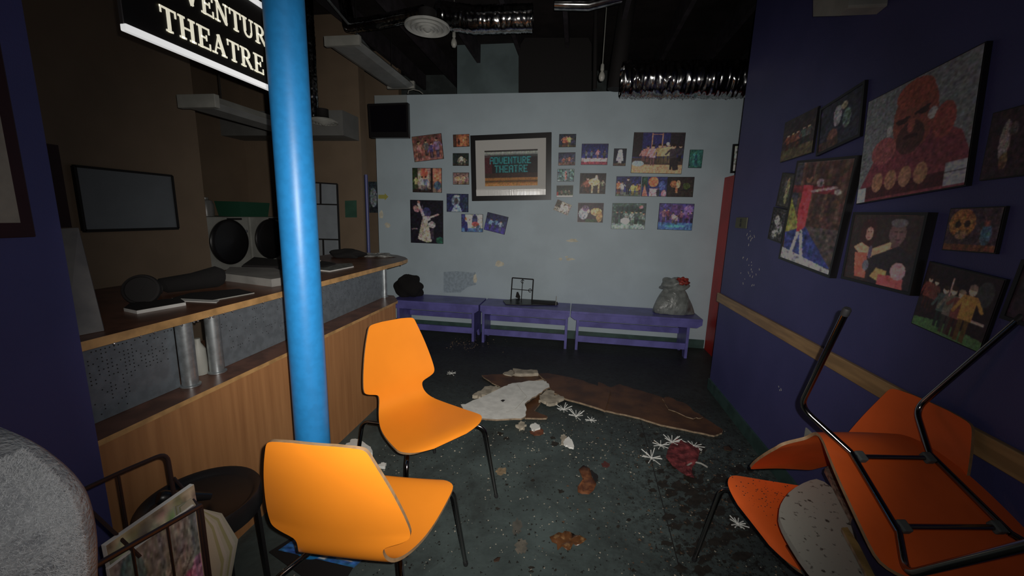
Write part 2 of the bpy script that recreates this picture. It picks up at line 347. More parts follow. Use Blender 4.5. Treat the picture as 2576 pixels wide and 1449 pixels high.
# ---------------------------------------------------------------- benches
def bench(x0, x1, label, insl, insr):
    t = thing('bench', label, 'bench', ((x0+x1)/2, 4.85, 0), 'purple benches along the back wall')
    MB().box((x0, 4.62, .452), (x1, 5.06, .480)).obj('seat_board', M_bench, t, bevel=.003)
    MB().prism([(x0, 4.625, .452), (x1, 4.625, .452), (x1, 4.625, .41), (x1-.05, 4.625, .375), (x0+.05, 4.625, .375), (x0, 4.625, .41)], (0, .025, 0)).obj('apron', M_bench, t, bevel=.002)
    for xi in (x0+insl, x1-insr-.03):
        P = [(xi, 4.652, 0), (xi, 4.652, .452), (xi, 5.03, .452), (xi, 5.03, 0), (xi, 4.95, 0), (xi, 4.90, .10), (xi, 4.78, .10), (xi, 4.73, 0)]
        MB().prism(P, (.03, 0, 0)).obj('end_panel', M_bench, t)
    MB().box((x0+insl+.03, 4.66, .10), (x1-insr-.03, 4.685, .175)).obj('front_stretcher', M_bench, t, bevel=.002)
    MB().box((x0+insl+.03, 4.985, .20), (x1-insr-.03, 5.01, .27)).obj('back_stretcher', M_bench, t, bevel=.002)
    rebase(t); return t
bench(-2.25, -1.12, 'left purple bench, partly hidden behind the reception counter end', .06, .06)
b2_ = bench(-1.10, -.012, 'middle purple bench carrying the small black wire frame', .02, .02)
bench(.0, 1.47, 'right purple bench carrying the grey bin bag', .07, .12)
# ---------------------------------------------------------------- pictures: painter
class Cv:
    def __init__(s, w, h, bg, seed=0):
        s.w, s.h = w, h; s.a = np.ones((h, w, 3))*np.array(bg, float); s.Y, s.X = np.mgrid[0:h, 0:w]; s.X = (s.X+.5)/w; s.Y = (s.Y+.5)/h; s.r = np.random.RandomState(seed)
    def put(s, m_, c, al=1.): s.a[m_] = s.a[m_]*(1-al) + np.array(c, float)*al; return s
    def rect(s, x0, y0, x1, y1, c, al=1.): return s.put((s.X >= x0) & (s.X < x1) & (s.Y >= y0) & (s.Y < y1), c, al)
    def ell(s, cx, cy, rx, ry, c, al=1., rot=0):
        dx, dy = s.X-cx, s.Y-cy; k, q = math.cos(rot), math.sin(rot); u, v = dx*k+dy*q, -dx*q+dy*k
        return s.put((u/rx)**2+(v/ry)**2 < 1, c, al)
    def poly(s, pts, c, al=1.):
        ins = np.zeros(s.X.shape, bool); n = len(pts)
        for i in range(n):
            x0, y0 = pts[i]; x1, y1 = pts[(i+1) % n]
            if y0 == y1: continue
            k = ((y0 > s.Y) != (y1 > s.Y)) & (s.X < (x1-x0)*(s.Y-y0)/(y1-y0)+x0); ins ^= k
        return s.put(ins, c, al)
    def line(s, x0, y0, x1, y1, t, c, al=1.):
        dx, dy = x1-x0, y1-y0; L = dx*dx+dy*dy; u = np.clip(((s.X-x0)*dx+(s.Y-y0)*dy)/L, 0, 1); asp = s.w/s.h
        return s.put(((s.X-x0-u*dx)*asp)**2+(s.Y-y0-u*dy)**2 < t*t, c, al)
    def grad(s, c0, c1, y0=0, y1=1):
        k = np.clip((s.Y-y0)/(y1-y0), 0, 1)[..., None]; m_ = (s.Y >= y0) & (s.Y <= y1); s.a[m_] = (np.array(c0)*(1-k)+np.array(c1)*k)[m_]; return s
    def noise(s, amp, cell=1):
        h, w_ = s.h//cell+2, s.w//cell+2; n = s.r.normal(0, amp, (h, w_, 1)).repeat(cell, 0).repeat(cell, 1)[:s.h, :s.w]; s.a = s.a*(1+n); return s
    def person(s, x, base, h, c, skin=(150, 105, 85), legs=None, hat=None, w=None, arms=True):
        w = w or h*.13*s.h/s.w; legs = legs or tuple(v*.5 for v in c)
        s.rect(x-w*.8, base-h*.45, x-w*.1, base, legs); s.rect(x+w*.1, base-h*.45, x+w*.8, base, legs)
        s.poly([(x-w, base-h*.82), (x+w, base-h*.82), (x+w*1.1, base-h*.38), (x-w*1.1, base-h*.38)], c)
        if arms:
            q = s.r.uniform(-.15, .15); s.line(x-w, base-h*.78, x-w*2.1, base-h*(.55+q), .018*h*2, c); s.line(x+w, base-h*.78, x+w*2.1, base-h*(.55-q), .018*h*2, c)
        s.ell(x, base-h*.91, w*.62, h*.09, skin)
        s.ell(x, base-h*.965, w*.66, h*.055, hat or (30, 20, 15)); return s
PICN = [0]
M_print = {}
def printmat(gain, rough=.45):
    k = (gain, rough)
    if k in M_print: return M_print[k]
    m_ = bpy.data.materials.new('photo_print'); m_.use_nodes = True; nt_ = m_.node_tree; bb = nt_.nodes['Principled BSDF']
    at_ = nt_.nodes.new('ShaderNodeAttribute'); at_.attribute_name = 'Col'
    nt_.links.new(at_.outputs['Color'], bb.inputs['Base Color']); bb.inputs['Roughness'].default_value = rough
    M_print[k] = m_; return m_
def grid_print(cv, gain, P0, U, V, parent, name='print', rough=.45):
    h, w_ = cv.h, cv.w; vs_ = []
    for j in range(h):
        for i in range(w_): vs_.append(tuple(P0 + U*(i/(w_-1)) + V*(j/(h-1))))
    f = [(j*w_+i, (j+1)*w_+i, (j+1)*w_+i+1, j*w_+i+1) for j in range(h-1) for i in range(w_-1)]
    me = bpy.data.meshes.new(name); me.from_pydata(vs_, [], f); me.materials.append(printmat(gain, rough))
    rs = np.random.RandomState(int(abs(P0[0]*997+P0[2]*577)) % 9999); lum = cv.a.mean(2, keepdims=True); A_ = lum*.28+cv.a*.72
    bl = rs.normal(0, 1, (h//3+2, w_//3+2, 3)).repeat(3, 0).repeat(3, 1)[:h, :w_]; bl = (bl+np.roll(bl, 1, 0)+np.roll(bl, 1, 1)+np.roll(bl, 2, 0))/4; nk = .16 if w_ < 80 else .06; A_ = A_*(1+nk*bl.mean(2, keepdims=True)*1.7+nk*.3*bl)+bl*1.2
    A_ = (A_*2+np.roll(A_, 1, 0)+np.roll(A_, 1, 1))/4
    c = np.clip(A_/255, 0, 1); c = np.where(c <= .04045, c/12.92, ((c+.055)/1.055)**2.4)*gain
    c = np.clip(c, 0, .85).reshape(-1, 3); c4 = np.concatenate([c, np.ones((len(c), 1))], 1).astype('f').ravel()
    ca = me.color_attributes.new('Col', 'FLOAT_COLOR', 'POINT'); ca.data.foreach_set('color', c4)
    o = bpy.data.objects.new(name, me); COL.objects.link(o); o.parent = parent; return o
def picture(quad, side, cv, label, gain, frame=.004, depth=.012, fcol=None, name='mounted_photo', cat='photo', group=None, sub=None, tilt_out=0):
    if side == 'back': Q = [at(x, y, 1, 5.1-depth) for x, y in quad]; N = Vector((0, -1, 0))
    else: Q = [at(x, y, 0, 1.34-depth) for x, y in quad]; N = Vector((-1, 0, 0))
    Q = [Vector(q) for q in Q]; C_ = sum(Q, Vector())/4; u = ((Q[1]-Q[0])+(Q[2]-Q[3]))/2; v = ((Q[3]-Q[0])+(Q[2]-Q[1]))/2
    # orthogonalise symmetric
    W_, H_ = u.length, v.length; u.normalize(); v.normalize(); dd = u.dot(v); u2 = (u - v*dd/2).normalized(); v2 = (v - u*dd/2).normalized()
    v2 = (v2 - u2*v2.dot(u2)).normalized()
    t = thing(name, label, cat, C_, group)
    P0 = -u2*W_/2 - v2*H_/2; back = N*(-depth)
    def slab(a0, a1, b0, b1, z0, z1, nm, m_):
        P = [P0+u2*a+v2*b_+N*z0 for a, b_ in ((a0, b0), (a1, b0), (a1, b1), (a0, b1))]
        return MB().prism(P, N*(z1-z0)).obj(nm, m_, t)
    fm = fcol or M_black
    if frame > .006:
        fr = MB(); f_ = frame
        for a0, a1, b0, b1 in ((0, W_, 0, f_), (0, W_, H_-f_, H_), (0, f_, f_, H_-f_), (W_-f_, W_, f_, H_-f_)):
            fr.prism([P0+u2*a+v2*b_-N*depth for a, b_ in ((a0, b0), (a1, b0), (a1, b1), (a0, b1))], N*(depth+.004))
        fr.obj('frame', fm, t)
        slab(f_*.5, W_-f_*.5, f_*.5, H_-f_*.5, -depth, -.003, 'backing_board', M_blackm)
    else: slab(0, W_, 0, H_, -depth, -.001, 'backing_board', fm)
    f_ = frame
    if cv is not None: grid_print(cv, gain, P0+u2*f_+v2*f_+N*.0005, u2*(W_-2*f_), v2*(H_-2*f_), t)
    if sub: sub(t, P0, u2, v2, N, W_, H_)
    PICN[0] += 1; return t
G = 4.0   # the prints' own albedo relative to what the dim photograph shows
SK = (165, 115, 90)
def stage(seed, w=56, h=42, top=(20, 20, 45), bot=(60, 45, 35), floor=.8, people=(), nz_=.12):
    c = Cv(w, h, top, seed); c.grad(top, tuple(v*1.5 for v in top), 0, floor); c.rect(0, floor, 1, 1, bot)
    for p in people: c.person(*p[:4], **(p[4] if len(p) > 4 else {}))
    c.noise(nz_); return c
gp = 'production photos on the back wall'
c = stage(1, top=(70, 38, 32), bot=(105, 60, 55), people=[(.2, .95, .75, (130, 75, 65)), (.45, .8, .6, (60, 60, 55)), (.62, .9, .6, (55, 45, 90)), (.82, .9, .75, (95, 70, 100))])
picture([(1035, 344), (1110, 335), (1116, 399), (1043, 408)], 'back', c, 'tilted photo in orange and purple, top left of the back wall', G, group=gp)
c = Cv(56, 42, (95, 70, 60), 2); c.rect(0, 0, .17, 1, (25, 38, 18)); c.rect(.2, .12, .58, .8, (130, 110, 95)); c.ell(.4, .2, .13, .2, (170, 65, 45)); c.rect(.62, 0, .7, 1, (25, 15, 12)); c.rect(.7, 0, 1, .7, (150, 80, 55)); c.ell(.86, .7, .13, .17, (45, 65, 90)); c.rect(0, .86, .7, 1, (30, 20, 18)); c.person(.12, .85, .5, (120, 120, 60)); c.person(.33, .9, .55, (120, 120, 120)); c.person(.45, .9, .55, (70, 80, 110)); c.noise(.12)
picture([(1037, 422), (1111, 423), (1111, 484.5), (1038, 484)], 'back', c, 'photo with red circle and pale columns, below the tilted orange photo', G, group=gp)
c = Cv(60, 80, (12, 10, 20), 3); c.ell(.5, .28, .13, .12, (35, 35, 70)); c.line(.25, .08, .45, .45, .03, (150, 120, 125)); c.ell(.18, .2, .1, .07, (130, 85, 90), rot=.5); c.ell(.26, .04, .04, .03, (130, 90, 80)); c.line(.5, .42, .85, .32, .02, (140, 110, 100)); c.ell(.5, .42, .12, .06, (150, 130, 135)); c.poly([(.36, .45), (.52, .45), (.66, .95), (.5, .98), (.22, .9)], (135, 120, 105)); c.ell(.66, .56, .11, .08, (130, 115, 120)); c.rect(.62, .66, .72, .9, (40, 32, 45)); c.ell(.9, .92, .12, .08, (20, 65, 50)); c.line(.38, .1, .38, .6, .008, (70, 70, 100)); c.line(.05, .67, .2, .66, .012, (110, 90, 90)); c.noise(.15)
picture([(1032, 503), (1115, 504), (1114, 613), (1033, 611)], 'back', c, 'tall dark photo of a leaping dancer in white, lower left of back wall', G, group=gp)
c = Cv(36, 26, (110, 55, 30), 4); c.rect(0, 0, .2, 1, (50, 25, 18)); c.ell(.5, .5, .12, .4, (150, 75, 40)); c.rect(.6, .2, .8, 1, (150, 80, 45)); c.ell(.35, .6, .06, .25, (40, 20, 15)); c.noise(.15)
picture([(1139.5, 339), (1180, 336.5), (1181, 368.5), (1140, 370)], 'back', c, 'small glowing orange photo at the top left of the big black frame', G, group=gp)
c = stage(5, 36, 26, (15, 22, 20), (35, 30, 25), .8, [(.4, .95, .6, (110, 105, 80)), (.55, .9, .75, (165, 160, 130)), (.75, .95, .6, (100, 95, 75))])
picture([(1139, 385.5), (1179, 385), (1178.5, 417), (1139, 417)], 'back', c, 'small dark photo of pale costumed figures, middle of three left of the frame', G, group=gp)
c = stage(6, 36, 26, (80, 60, 55), (90, 70, 60), .8, [(.3, 1, .8, (150, 105, 65)), (.65, 1, .8, (165, 125, 80)), (.8, 1, .6, (90, 60, 60))])
picture([(1139, 434), (1179.6, 434), (1179.6, 464.6), (1139.6, 464)], 'back', c, 'small warm-toned photo, lowest of three left of the big black frame', G, group=gp)
c = Cv(44, 36, (22, 28, 62), 7); c.ell(.42, .38, .2, .32, (70, 85, 100)); c.ell(.44, .4, .1, .17, (45, 40, 45)); c.ell(.5, .12, .12, .06, (110, 115, 110)); c.poly([(.2, 1), (.35, .65), (.6, .65), (.72, 1)], (100, 120, 150)); c.rect(.75, .2, 1, .8, (20, 32, 55)); c.noise(.15)
picture([(1123.5, 487), (1178, 488), (1178, 534), (1123.5, 532.7)], 'back', c, 'blue photo of one seated figure, below left of the big black frame', G, group=gp)
c = Cv(44, 36, (130, 135, 125), 8); c.rect(0, 0, .18, 1, (30, 30, 80)); c.rect(0, .78, 1, 1, (45, 75, 120)); c.ell(.22, .7, .08, .3, (25, 25, 80)); c.ell(.63, .35, .13, .35, (35, 40, 70)); c.ell(.65, .55, .18, .13, (125, 50, 45)); c.ell(.2, .25, .05, .08, (150, 70, 50)); c.ell(.8, .8, .12, .2, (60, 80, 105)); c.noise(.1)
picture([(1160, 538.6), (1215, 538.6), (1214, 584), (1161, 583.5)], 'back', c, 'blue and cream photo with red seated shape, left of the tilted blue one', G, group=gp)
c = stage(9, 44, 36, (18, 22, 50), (35, 28, 95), .62, [(.25, .85, .55, (70, 95, 125)), (.48, .75, .5, (60, 90, 120)), (.72, .85, .55, (110, 130, 150))])
picture([(1226.5, 533.5), (1279, 546), (1269, 591), (1217, 577)], 'back', c, 'tilted dark blue photo under the lower edge of the big black frame', G, group=gp)
# right cluster
c = stage(10, 36, 28, (18, 22, 35), (50, 45, 20), .85, [(.3, 1, .85, (170, 75, 40)), (.45, .9, .8, (120, 50, 35)), (.6, .95, .85, (150, 140, 70), dict(hat=(40, 20, 20))), (.8, .9, .6, (35, 35, 60))])
picture([(1407, 337), (1449.5, 337), (1448.5, 370), (1405.7, 370)], 'back', c, 'small photo of orange and yellow costumes, top of column right of frame', G, group=gp)
c = stage(11, 36, 28, (30, 30, 48), (80, 55, 45), .75, [(.3, .9, .5, (125, 60, 45)), (.5, .9, .5, (60, 45, 40)), (.65, .9, .6, (130, 75, 55)), (.85, .9, .5, (50, 40, 55))])
picture([(1405, 383.4), (1447.6, 383.4), (1446.8, 415.5), (1404.4, 416.4)], 'back', c, 'small reddish-brown group photo, second in the column right of the frame', G, group=gp)
c = Cv(36, 28, (62, 85, 85), 12); c.ell(.5, .5, .07, .35, (150, 75, 75)); c.noise(.25, 3)
picture([(1402.5, 425), (1445, 425), (1443.8, 456.6), (1401.4, 456.8)], 'back', c, 'small grey-teal photo with a red figure in its centre', G, group=gp)
c = stage(13, 36, 28, (25, 30, 25), (80, 80, 60), .78, [(.3, .9, .5, (70, 60, 45)), (.55, .85, .5, (75, 85, 60)), (.75, .9, .5, (60, 50, 35))]); c.rect(0, .55, .12, 1, (130, 30, 25)); c.rect(0, .86, 1, 1, (215, 215, 195))
picture([(1400, 466), (1442.5, 466), (1441.4, 496), (1399.7, 496.6)], 'back', c, 'small dark photo with a bright lower edge, fourth right of the frame', G, group=gp)
c = Cv(36, 28, (105, 95, 85), 14); c.ell(.45, .5, .13, .4, (150, 130, 120)); c.ell(.7, .5, .15, .3, (160, 160, 140)); c.rect(0, 0, .3, .6, (50, 38, 30)); c.noise(.25, 2)
picture([(1403, 501), (1440, 516.5), (1428, 542), (1391, 528)], 'back', c, 'small tilted faded photo at the bottom of the column right of the frame', G, group=gp)
c = stage(15, 60, 46, (18, 20, 62), (150, 110, 120), .68, [(.18, .7, .38, (70, 70, 75)), (.38, .7, .38, (60, 75, 80)), (.62, .7, .45, (165, 90, 105)), (.87, .75, .45, (50, 45, 40))]); c.rect(0, .84, 1, 1, (120, 35, 50)); c.poly([(.05, .72), (.9, .7), (.95, .85), (.1, .86)], (165, 145, 150), .7); c.noise(.1)
picture([(1464, 361.4), (1531, 361.4), (1528, 415), (1461, 414.4)], 'back', c, 'photo of figures under a blue night sky above a pink stage', G, group=gp)
c = stage(16, 60, 46, (28, 22, 22), (35, 28, 25), .85, [(.2, .9, .6, (95, 50, 35)), (.3, .95, .75, (110, 55, 40)), (.88, .8, .5, (90, 90, 70))]); c.ell(.55, .42, .22, .18, (165, 135, 90)); c.rect(.45, .5, .52, .95, (150, 120, 80)); c.rect(.7, .5, .77, .95, (150, 120, 80)); c.poly([(.55, .35), (.6, .08), (.68, .1), (.72, .4)], (165, 145, 105)); c.noise(.12)
picture([(1459, 435), (1526, 436), (1522, 488), (1457.5, 487.6)], 'back', c, 'photo of a tan four-legged animal costume on a dark stage', G, group=gp)
c = Cv(60, 46, (38, 26, 30), 17); c.ell(.22, .55, .18, .3, (110, 115, 125)); c.ell(.3, .28, .13, .16, (80, 55, 80)); c.ell(.42, .42, .05, .1, (165, 125, 105)); c.ell(.72, .45, .22, .2, (175, 130, 75)); c.ell(.84, .68, .12, .3, (120, 85, 45)); c.rect(.3, .82, .75, 1, (30, 50, 25)); c.noise(.12)
picture([(1454, 510), (1520, 510), (1516, 560), (1451.7, 559.5)], 'back', c, 'photo of a furry golden costume bowing to a grey figure', G, group=gp)
c = Cv(28, 38, (14, 16, 30), 18); c.poly([(.35, .05), (.65, .05), (.8, .7), (.2, .7)], (140, 150, 180)); c.rect(.35, .7, .65, .85, (110, 105, 110)); c.rect(0, .85, 1, 1, (60, 45, 35)); c.noise(.15)
picture([(1545, 373), (1576.4, 374), (1574, 417.6), (1542, 417)], 'back', c, 'narrow upright photo of one pale figure in white', G, group=gp)
c = Cv(100, 82, (28, 26, 75), 19); c.rect(0, 0, .18, .6, (28, 20, 22)); c.rect(.72, 0, 1, .5, (28, 22, 28)); c.rect(0, .62, 1, .8, (50, 35, 32)); c.rect(0, .78, 1, 1, (150, 110, 75)); c.ell(.12, .76, .12, .07, (110, 130, 150))
for x in (.37, .57): c.line(x, .02, x, .5, .007, (160, 95, 60))
c.line(.37, .04, .57, .04, .007, (160, 95, 60))
for p in ((.22, .7, .32, (165, 90, 90)), (.3, .72, .4, (150, 80, 75)), (.4, .8, .5, (170, 100, 105)), (.53, .76, .48, (130, 100, 60)), (.62, .76, .48, (140, 120, 80)), (.7, .75, .5, (150, 125, 85)), (.8, .9, .62, (45, 38, 45)), (.93, .7, .4, (40, 35, 45))): c.person(*p)
c.ell(.68, .27, .03, .04, (190, 185, 175)); c.poly([(.74, .62), (.9, .6), (.92, .9), (.82, .92)], (32, 24, 26)); c.noise(.12)
picture([(1595, 332.5), (1725.6, 333.5), (1714, 438), (1587, 435)], 'back', c, 'largest unframed photo: cast on and around a swing frame, upper right', G, group=gp)
c = Cv(28, 38, (24, 70, 62), 20); c.ell(.5, .5, .3, .42, (30, 90, 85)); c.rect(.4, .3, .6, .9, (22, 60, 70)); c.ell(.5, .2, .1, .09, (40, 95, 70)); c.noise(.12)
picture([(1736, 376), (1769.5, 377), (1765, 423), (1731.6, 422)], 'back', c, 'small upright green photo at the right end of the display', G, group=gp)
c = stage(21, 56, 44, (20, 22, 62), (60, 70, 60), .8, [(.1, .9, .7, (150, 70, 40)), (.25, .9, .65, (140, 140, 135)), (.48, .92, .85, (35, 30, 40)), (.68, .95, .6, (165, 150, 60)), (.85, .95, .6, (150, 130, 55)), (.96, .9, .55, (140, 70, 45))])
picture([(1551, 443), (1614, 444), (1611, 494), (1548, 493)], 'back', c, 'left photo of the joined row of three, yellow costumes and a man in black', G, group=gp)
c = Cv(56, 44, (24, 28, 75), 22); c.rect(0, 0, .22, .5, (25, 50, 40)); c.ell(.45, .25, .2, .26, (205, 75, 40)); c.poly([(.02, 1), (.1, .35), (.25, 1)], (160, 80, 60)); c.rect(.3, .6, .7, 1, (165, 110, 125)); c.ell(.8, .45, .13, .25, (45, 60, 120)); c.ell(.88, .85, .1, .2, (150, 90, 105)); c.ell(.65, .8, .07, .2, (30, 30, 40)); c.noise(.15)
picture([(1615.4, 444), (1680.7, 445), (1676, 495), (1613, 494)], 'back', c, 'middle photo of the joined row of three, with a big orange flower', G, group=gp)
c = Cv(56, 44, (30, 22, 20), 23); c.ell(.22, .35, .13, .18, (140, 70, 40)); c.ell(.4, .35, .08, .2, (150, 110, 75)); c.rect(.3, .5, .4, .8, (150, 75, 45)); c.ell(.72, .45, .14, .16, (45, 60, 25)); c.noise(.2)
picture([(1681, 445), (1747.6, 445), (1742.7, 496), (1677, 495)], 'back', c, 'right, darkest photo of the joined row of three', G, group=gp)
c = Cv(64, 50, (45, 65, 60), 24); c.rect(.1, .12, .9, .3, (28, 42, 40)); c.rect(0, .78, 1, 1, (95, 115, 110))
for p in ((.15, .8, .5, (40, 50, 50)), (.28, .75, .45, (30, 36, 38)), (.42, .7, .4, (100, 110, 105)), (.6, .85, .55, (110, 120, 115)), (.72, .8, .5, (45, 55, 55)), (.85, .8, .5, (60, 75, 70)), (.94, .85, .5, (80, 95, 88))): c.person(*p)
c.ell(.4, .68, .14, .12, (165, 175, 165)); c.ell(.85, .14, .055, .07, (165, 80, 85)); c.noise(.12)
picture([(1541, 511), (1627, 511), (1621.4, 577), (1537, 576)], 'back', c, 'grey-green photo with white gown and a red disc in its corner', G, group=gp)
c = Cv(64, 50, (50, 38, 95), 25); c.rect(0, .72, 1, 1, (40, 75, 130)); c.ell(.85, .25, .13, .2, (95, 65, 130)); c.rect(.35, .05, .65, .4, (60, 35, 80))
for p in ((.15, .7, .5, (120, 75, 95)), (.27, .65, .45, (80, 35, 50)), (.42, .75, .4, (130, 100, 110)), (.52, .78, .35, (125, 110, 115)), (.65, .7, .45, (100, 55, 75)), (.85, .72, .4, (80, 35, 90)), (.95, .7, .4, (40, 28, 60))): c.person(*p)
c.ell(.5, .85, .3, .06, (45, 115, 150)); c.noise(.12)
picture([(1660, 510.7), (1747, 513), (1740.6, 580), (1653, 577.5)], 'back', c, 'purple and turquoise group photo at the lower right of the display', G, group=gp)
# big framed picture with water-curled mat
def lamp_text(cv): pass
GL = {'A': ['01110', '10001', '10001', '11111', '10001', '10001', '10001'], 'D': ['11110', '10001', '10001', '10001', '10001', '10001', '11110'], 'V': ['10001', '10001', '10001', '10001', '10001', '01010', '00100'], 'E': ['11111', '10000', '10000', '11110', '10000', '10000', '11111'], 'N': ['10001', '11001', '10101', '10101', '10011', '10001', '10001'], 'T': ['11111', '00100', '00100', '00100', '00100', '00100', '00100'], 'U': ['10001', '10001', '10001', '10001', '10001', '10001', '01110'], 'R': ['11110', '10001', '10001', '11110', '10100', '10010', '10001'], 'H': ['10001', '10001', '10001', '11111', '10001', '10001', '10001']}
def word(cv, txt, x0, x1, y0, y1, c, al=1.):
    n = len(txt); cw = (x1-x0)/(n*6-1)
    for k, ch in enumerate(txt):
        for j, row in enumerate(GL[ch]):
            for i, b_ in enumerate(row):
                if b_ == '1': cv.rect(x0+(k*6+i)*cw, y0+(y1-y0)*j/7, x0+(k*6+i+1)*cw+.001, y0+(y1-y0)*(j+1)/7+.001, c, al)
c = Cv(150, 110, (22, 10, 14), 30); c.rect(0, 0, .14, .66, (60, 14, 20)); c.rect(.86, 0, 1, .66, (22, 16, 18)); c.rect(0, .64, 1, .78, (45, 25, 18)); c.rect(0, .76, 1, 1, (130, 78, 25)); c.rect(0, .84, 1, .89, (80, 50, 18)); c.rect(0, .93, 1, 1, (150, 95, 40)); c.rect(0, 0, 1, .045, (35, 32, 32)); c.rect(0, .045, 1, .14, (120, 125, 118)); c.rect(0, .1, 1, .2, (60, 70, 68), .5)  # pale band near the top: a reflection painted into the print
c.poly([(.12, .17), (.86, .17), (.84, .38), (.18, .38)], (10, 50, 55)); word(c, 'ADVENTURE', .10, .87, .19, .38, (20, 120, 125)); c.rect(.2, .40, .8, .63, (8, 40, 44)); word(c, 'THEATRE', .19, .81, .42, .62, (20, 115, 118)); c.noise(.06)
def big_sub(t, P0, u, v, N, W_, H_):
    fr = .062*W_/1.03; m0 = P0+N*(-.0028)
    mx0, mx1, my0, my1 = .06*W_, .935*W_, .075*H_, .93*H_
    MB().prism([m0+u*a+v*b_ for a, b_ in ((mx0, my0), (mx1, my0), (mx1, my1), (mx0, my1))], N*.003).obj('mat_board', mat('grey_white_mat_board', (.62, .61, .58), .7), t)
    grid_print(c, 2.8, P0+u*(W_*.175)+v*(H_*.235)+N*.0008, u*(W_*.66), v*(H_*.54), t)
    # buckled bottom strip of the mat
    nu, nv = 320, 16; V = []; x0, x1, y0, y1 = .06*W_, .935*W_, .815*H_, .925*H_; rr_ = np.random.RandomState(4); wob = np.cumsum(rr_.normal(0, 1, nu+1)); wob -= np.linspace(wob[0], wob[-1], nu+1); wob /= abs(wob).max()
    for j in range(nv+1):
        for i in range(nu+1):
            s_, q = i/nu, j/nv; out = (.009*math.sin(q/.25*math.pi/2) if q < .25 else .009-.0066*(q-.25)/.75) + .00052*math.sin(i*1.05+wob[i]*5)
            V.append(tuple(P0+u*(x0+(x1-x0)*s_)+v*(y0+(y1-y0)*q+.012*wob[i]*math.sin(q*math.pi))+N*(.001+out)))
    me = MB(); g = lambda i, j: j*(nu+1)+i; me.add(V, [(g(i, j), g(i+1, j), g(i+1, j+1), g(i, j+1)) for j in range(nv) for i in range(nu)])
    me.obj('curled_mat_edge', mat('damp_glossy_mat', (.95, .94, .9), .18, spec=1.), t, smooth=True, angle=3.)
picture([(1183.5, 342), (1388, 331.5), (1385.5, 502.5), (1187, 506)], 'back', None, 'large black-framed picture with grey mat reading ADVENTURE THEATRE in teal', G, frame=.062, depth=.035, name='framed_picture', cat='picture', fcol=M_black, sub=big_sub)
c = Cv(30, 50, (130, 135, 130), 31); c.rect(.1, .2, .9, .3, (80, 80, 80)); c.rect(.1, .5, .9, .55, (90, 90, 90)); c.rect(.1, .7, .8, .74, (90, 90, 90))
picture([(1841, 362), (1885, 362), (1878, 436), (1841, 434)], 'back', c, 'black-framed certificate half hidden behind the purple wall corner', 3., frame=.022, depth=.02, name='framed_certificate', cat='picture')
# small things on the back/left side
tag(MB().prism([at(x, y, 1, 5.099) for x, y in ((952, 490), (968, 490), (968, 486), (977, 495), (968, 504), (968, 500), (952, 500))], (0, -.002, 0)).obj('arrow_sticker', mat('yellow_card', (.42, .40, .10), .7)), 'small yellow arrow sticker pointing right at the left end of grey wall', 'sticker')
# ---------------------------------------------------------------- right wall pictures
GR = 12.
gr = 'production photos on the right wall'
c = stage(40, 50, 60, (22, 16, 18), (50, 44, 26), .72, [(.2, .75, .4, (75, 32, 20)), (.35, .75, .42, (85, 38, 25)), (.5, .75, .42, (75, 40, 28)), (.68, .7, .4, (42, 55, 50)), (.82, .7, .4, (50, 50, 45))], .1)
picture([(1974, 305), (2056, 273), (2044, 389), (1963.4, 404)], 'right', c, 'small photo with a row of orange figures, far upper left of right wall', 6., group=gr)
c = Cv(56, 60, (22, 22, 32), 41); c.ell(.45, .35, .1, .22, (85, 85, 92)); c.ell(.6, .2, .08, .08, (95, 85, 70)); c.ell(.68, .5, .1, .2, (50, 62, 60)); c.ell(.35, .75, .13, .16, (60, 35, 30)); c.rect(0, .8, .5, 1, (42, 28, 24)); c.noise(.12)
picture([(2061.5, 268.5), (2174.6, 212), (2166.6, 347), (2058, 386.5)], 'right', c, 'framed photo of two pale figures beside the big portrait, upper left', 6., frame=.014, group=gr)
c = Cv(70, 130, (48, 28, 24), 42)
for k, x in enumerate(np.linspace(0, 1, 9)): c.rect(x, 0, x+.06, .55, (62, 42, 34) if k % 2 else (40, 26, 26))
c.rect(0, 0, .14, .6, (38, 36, 45)); c.poly([(0, .35), (.2, .55), (.35, .78), (0, .72)], (95, 95, 35)); c.poly([(.05, .93), (0, .72), (.4, .62), (.98, .95)], (26, 34, 85)); c.poly([(.4, .62), (1, .6), (1, .92), (.98, .95)], (50, 40, 40)); c.poly([(0, .88), (1, .96), (1, 1), (0, 1)], (110, 112, 118))
c.rect(0, .22, .8, .3, (75, 20, 26)); c.poly([(.22, .22), (.4, .22), (.4, .62), (.26, .72), (.2, .5)], (150, 28, 36)); c.line(.28, .7, .2, .93, .018, (130, 120, 130)); c.line(.34, .68, .44, .93, .018, (130, 120, 130)); c.line(.4, .28, .8, .24, .012, (110, 85, 85)); c.ell(.3, .16, .06, .04, (90, 55, 40)); c.ell(.29, .13, .06, .03, (35, 22, 20)); c.ell(.52, .2, .06, .04, (80, 70, 75)); c.ell(.84, .28, .06, .025, (100, 95, 85)); c.noise(.1)
picture([(2007.6, 404), (2160, 391), (2088, 697), (1958.7, 652)], 'right', c, 'tall framed poster of a figure in red on a blue and yellow stage', 5.5, frame=.014, depth=.03, name='framed_poster', cat='poster')
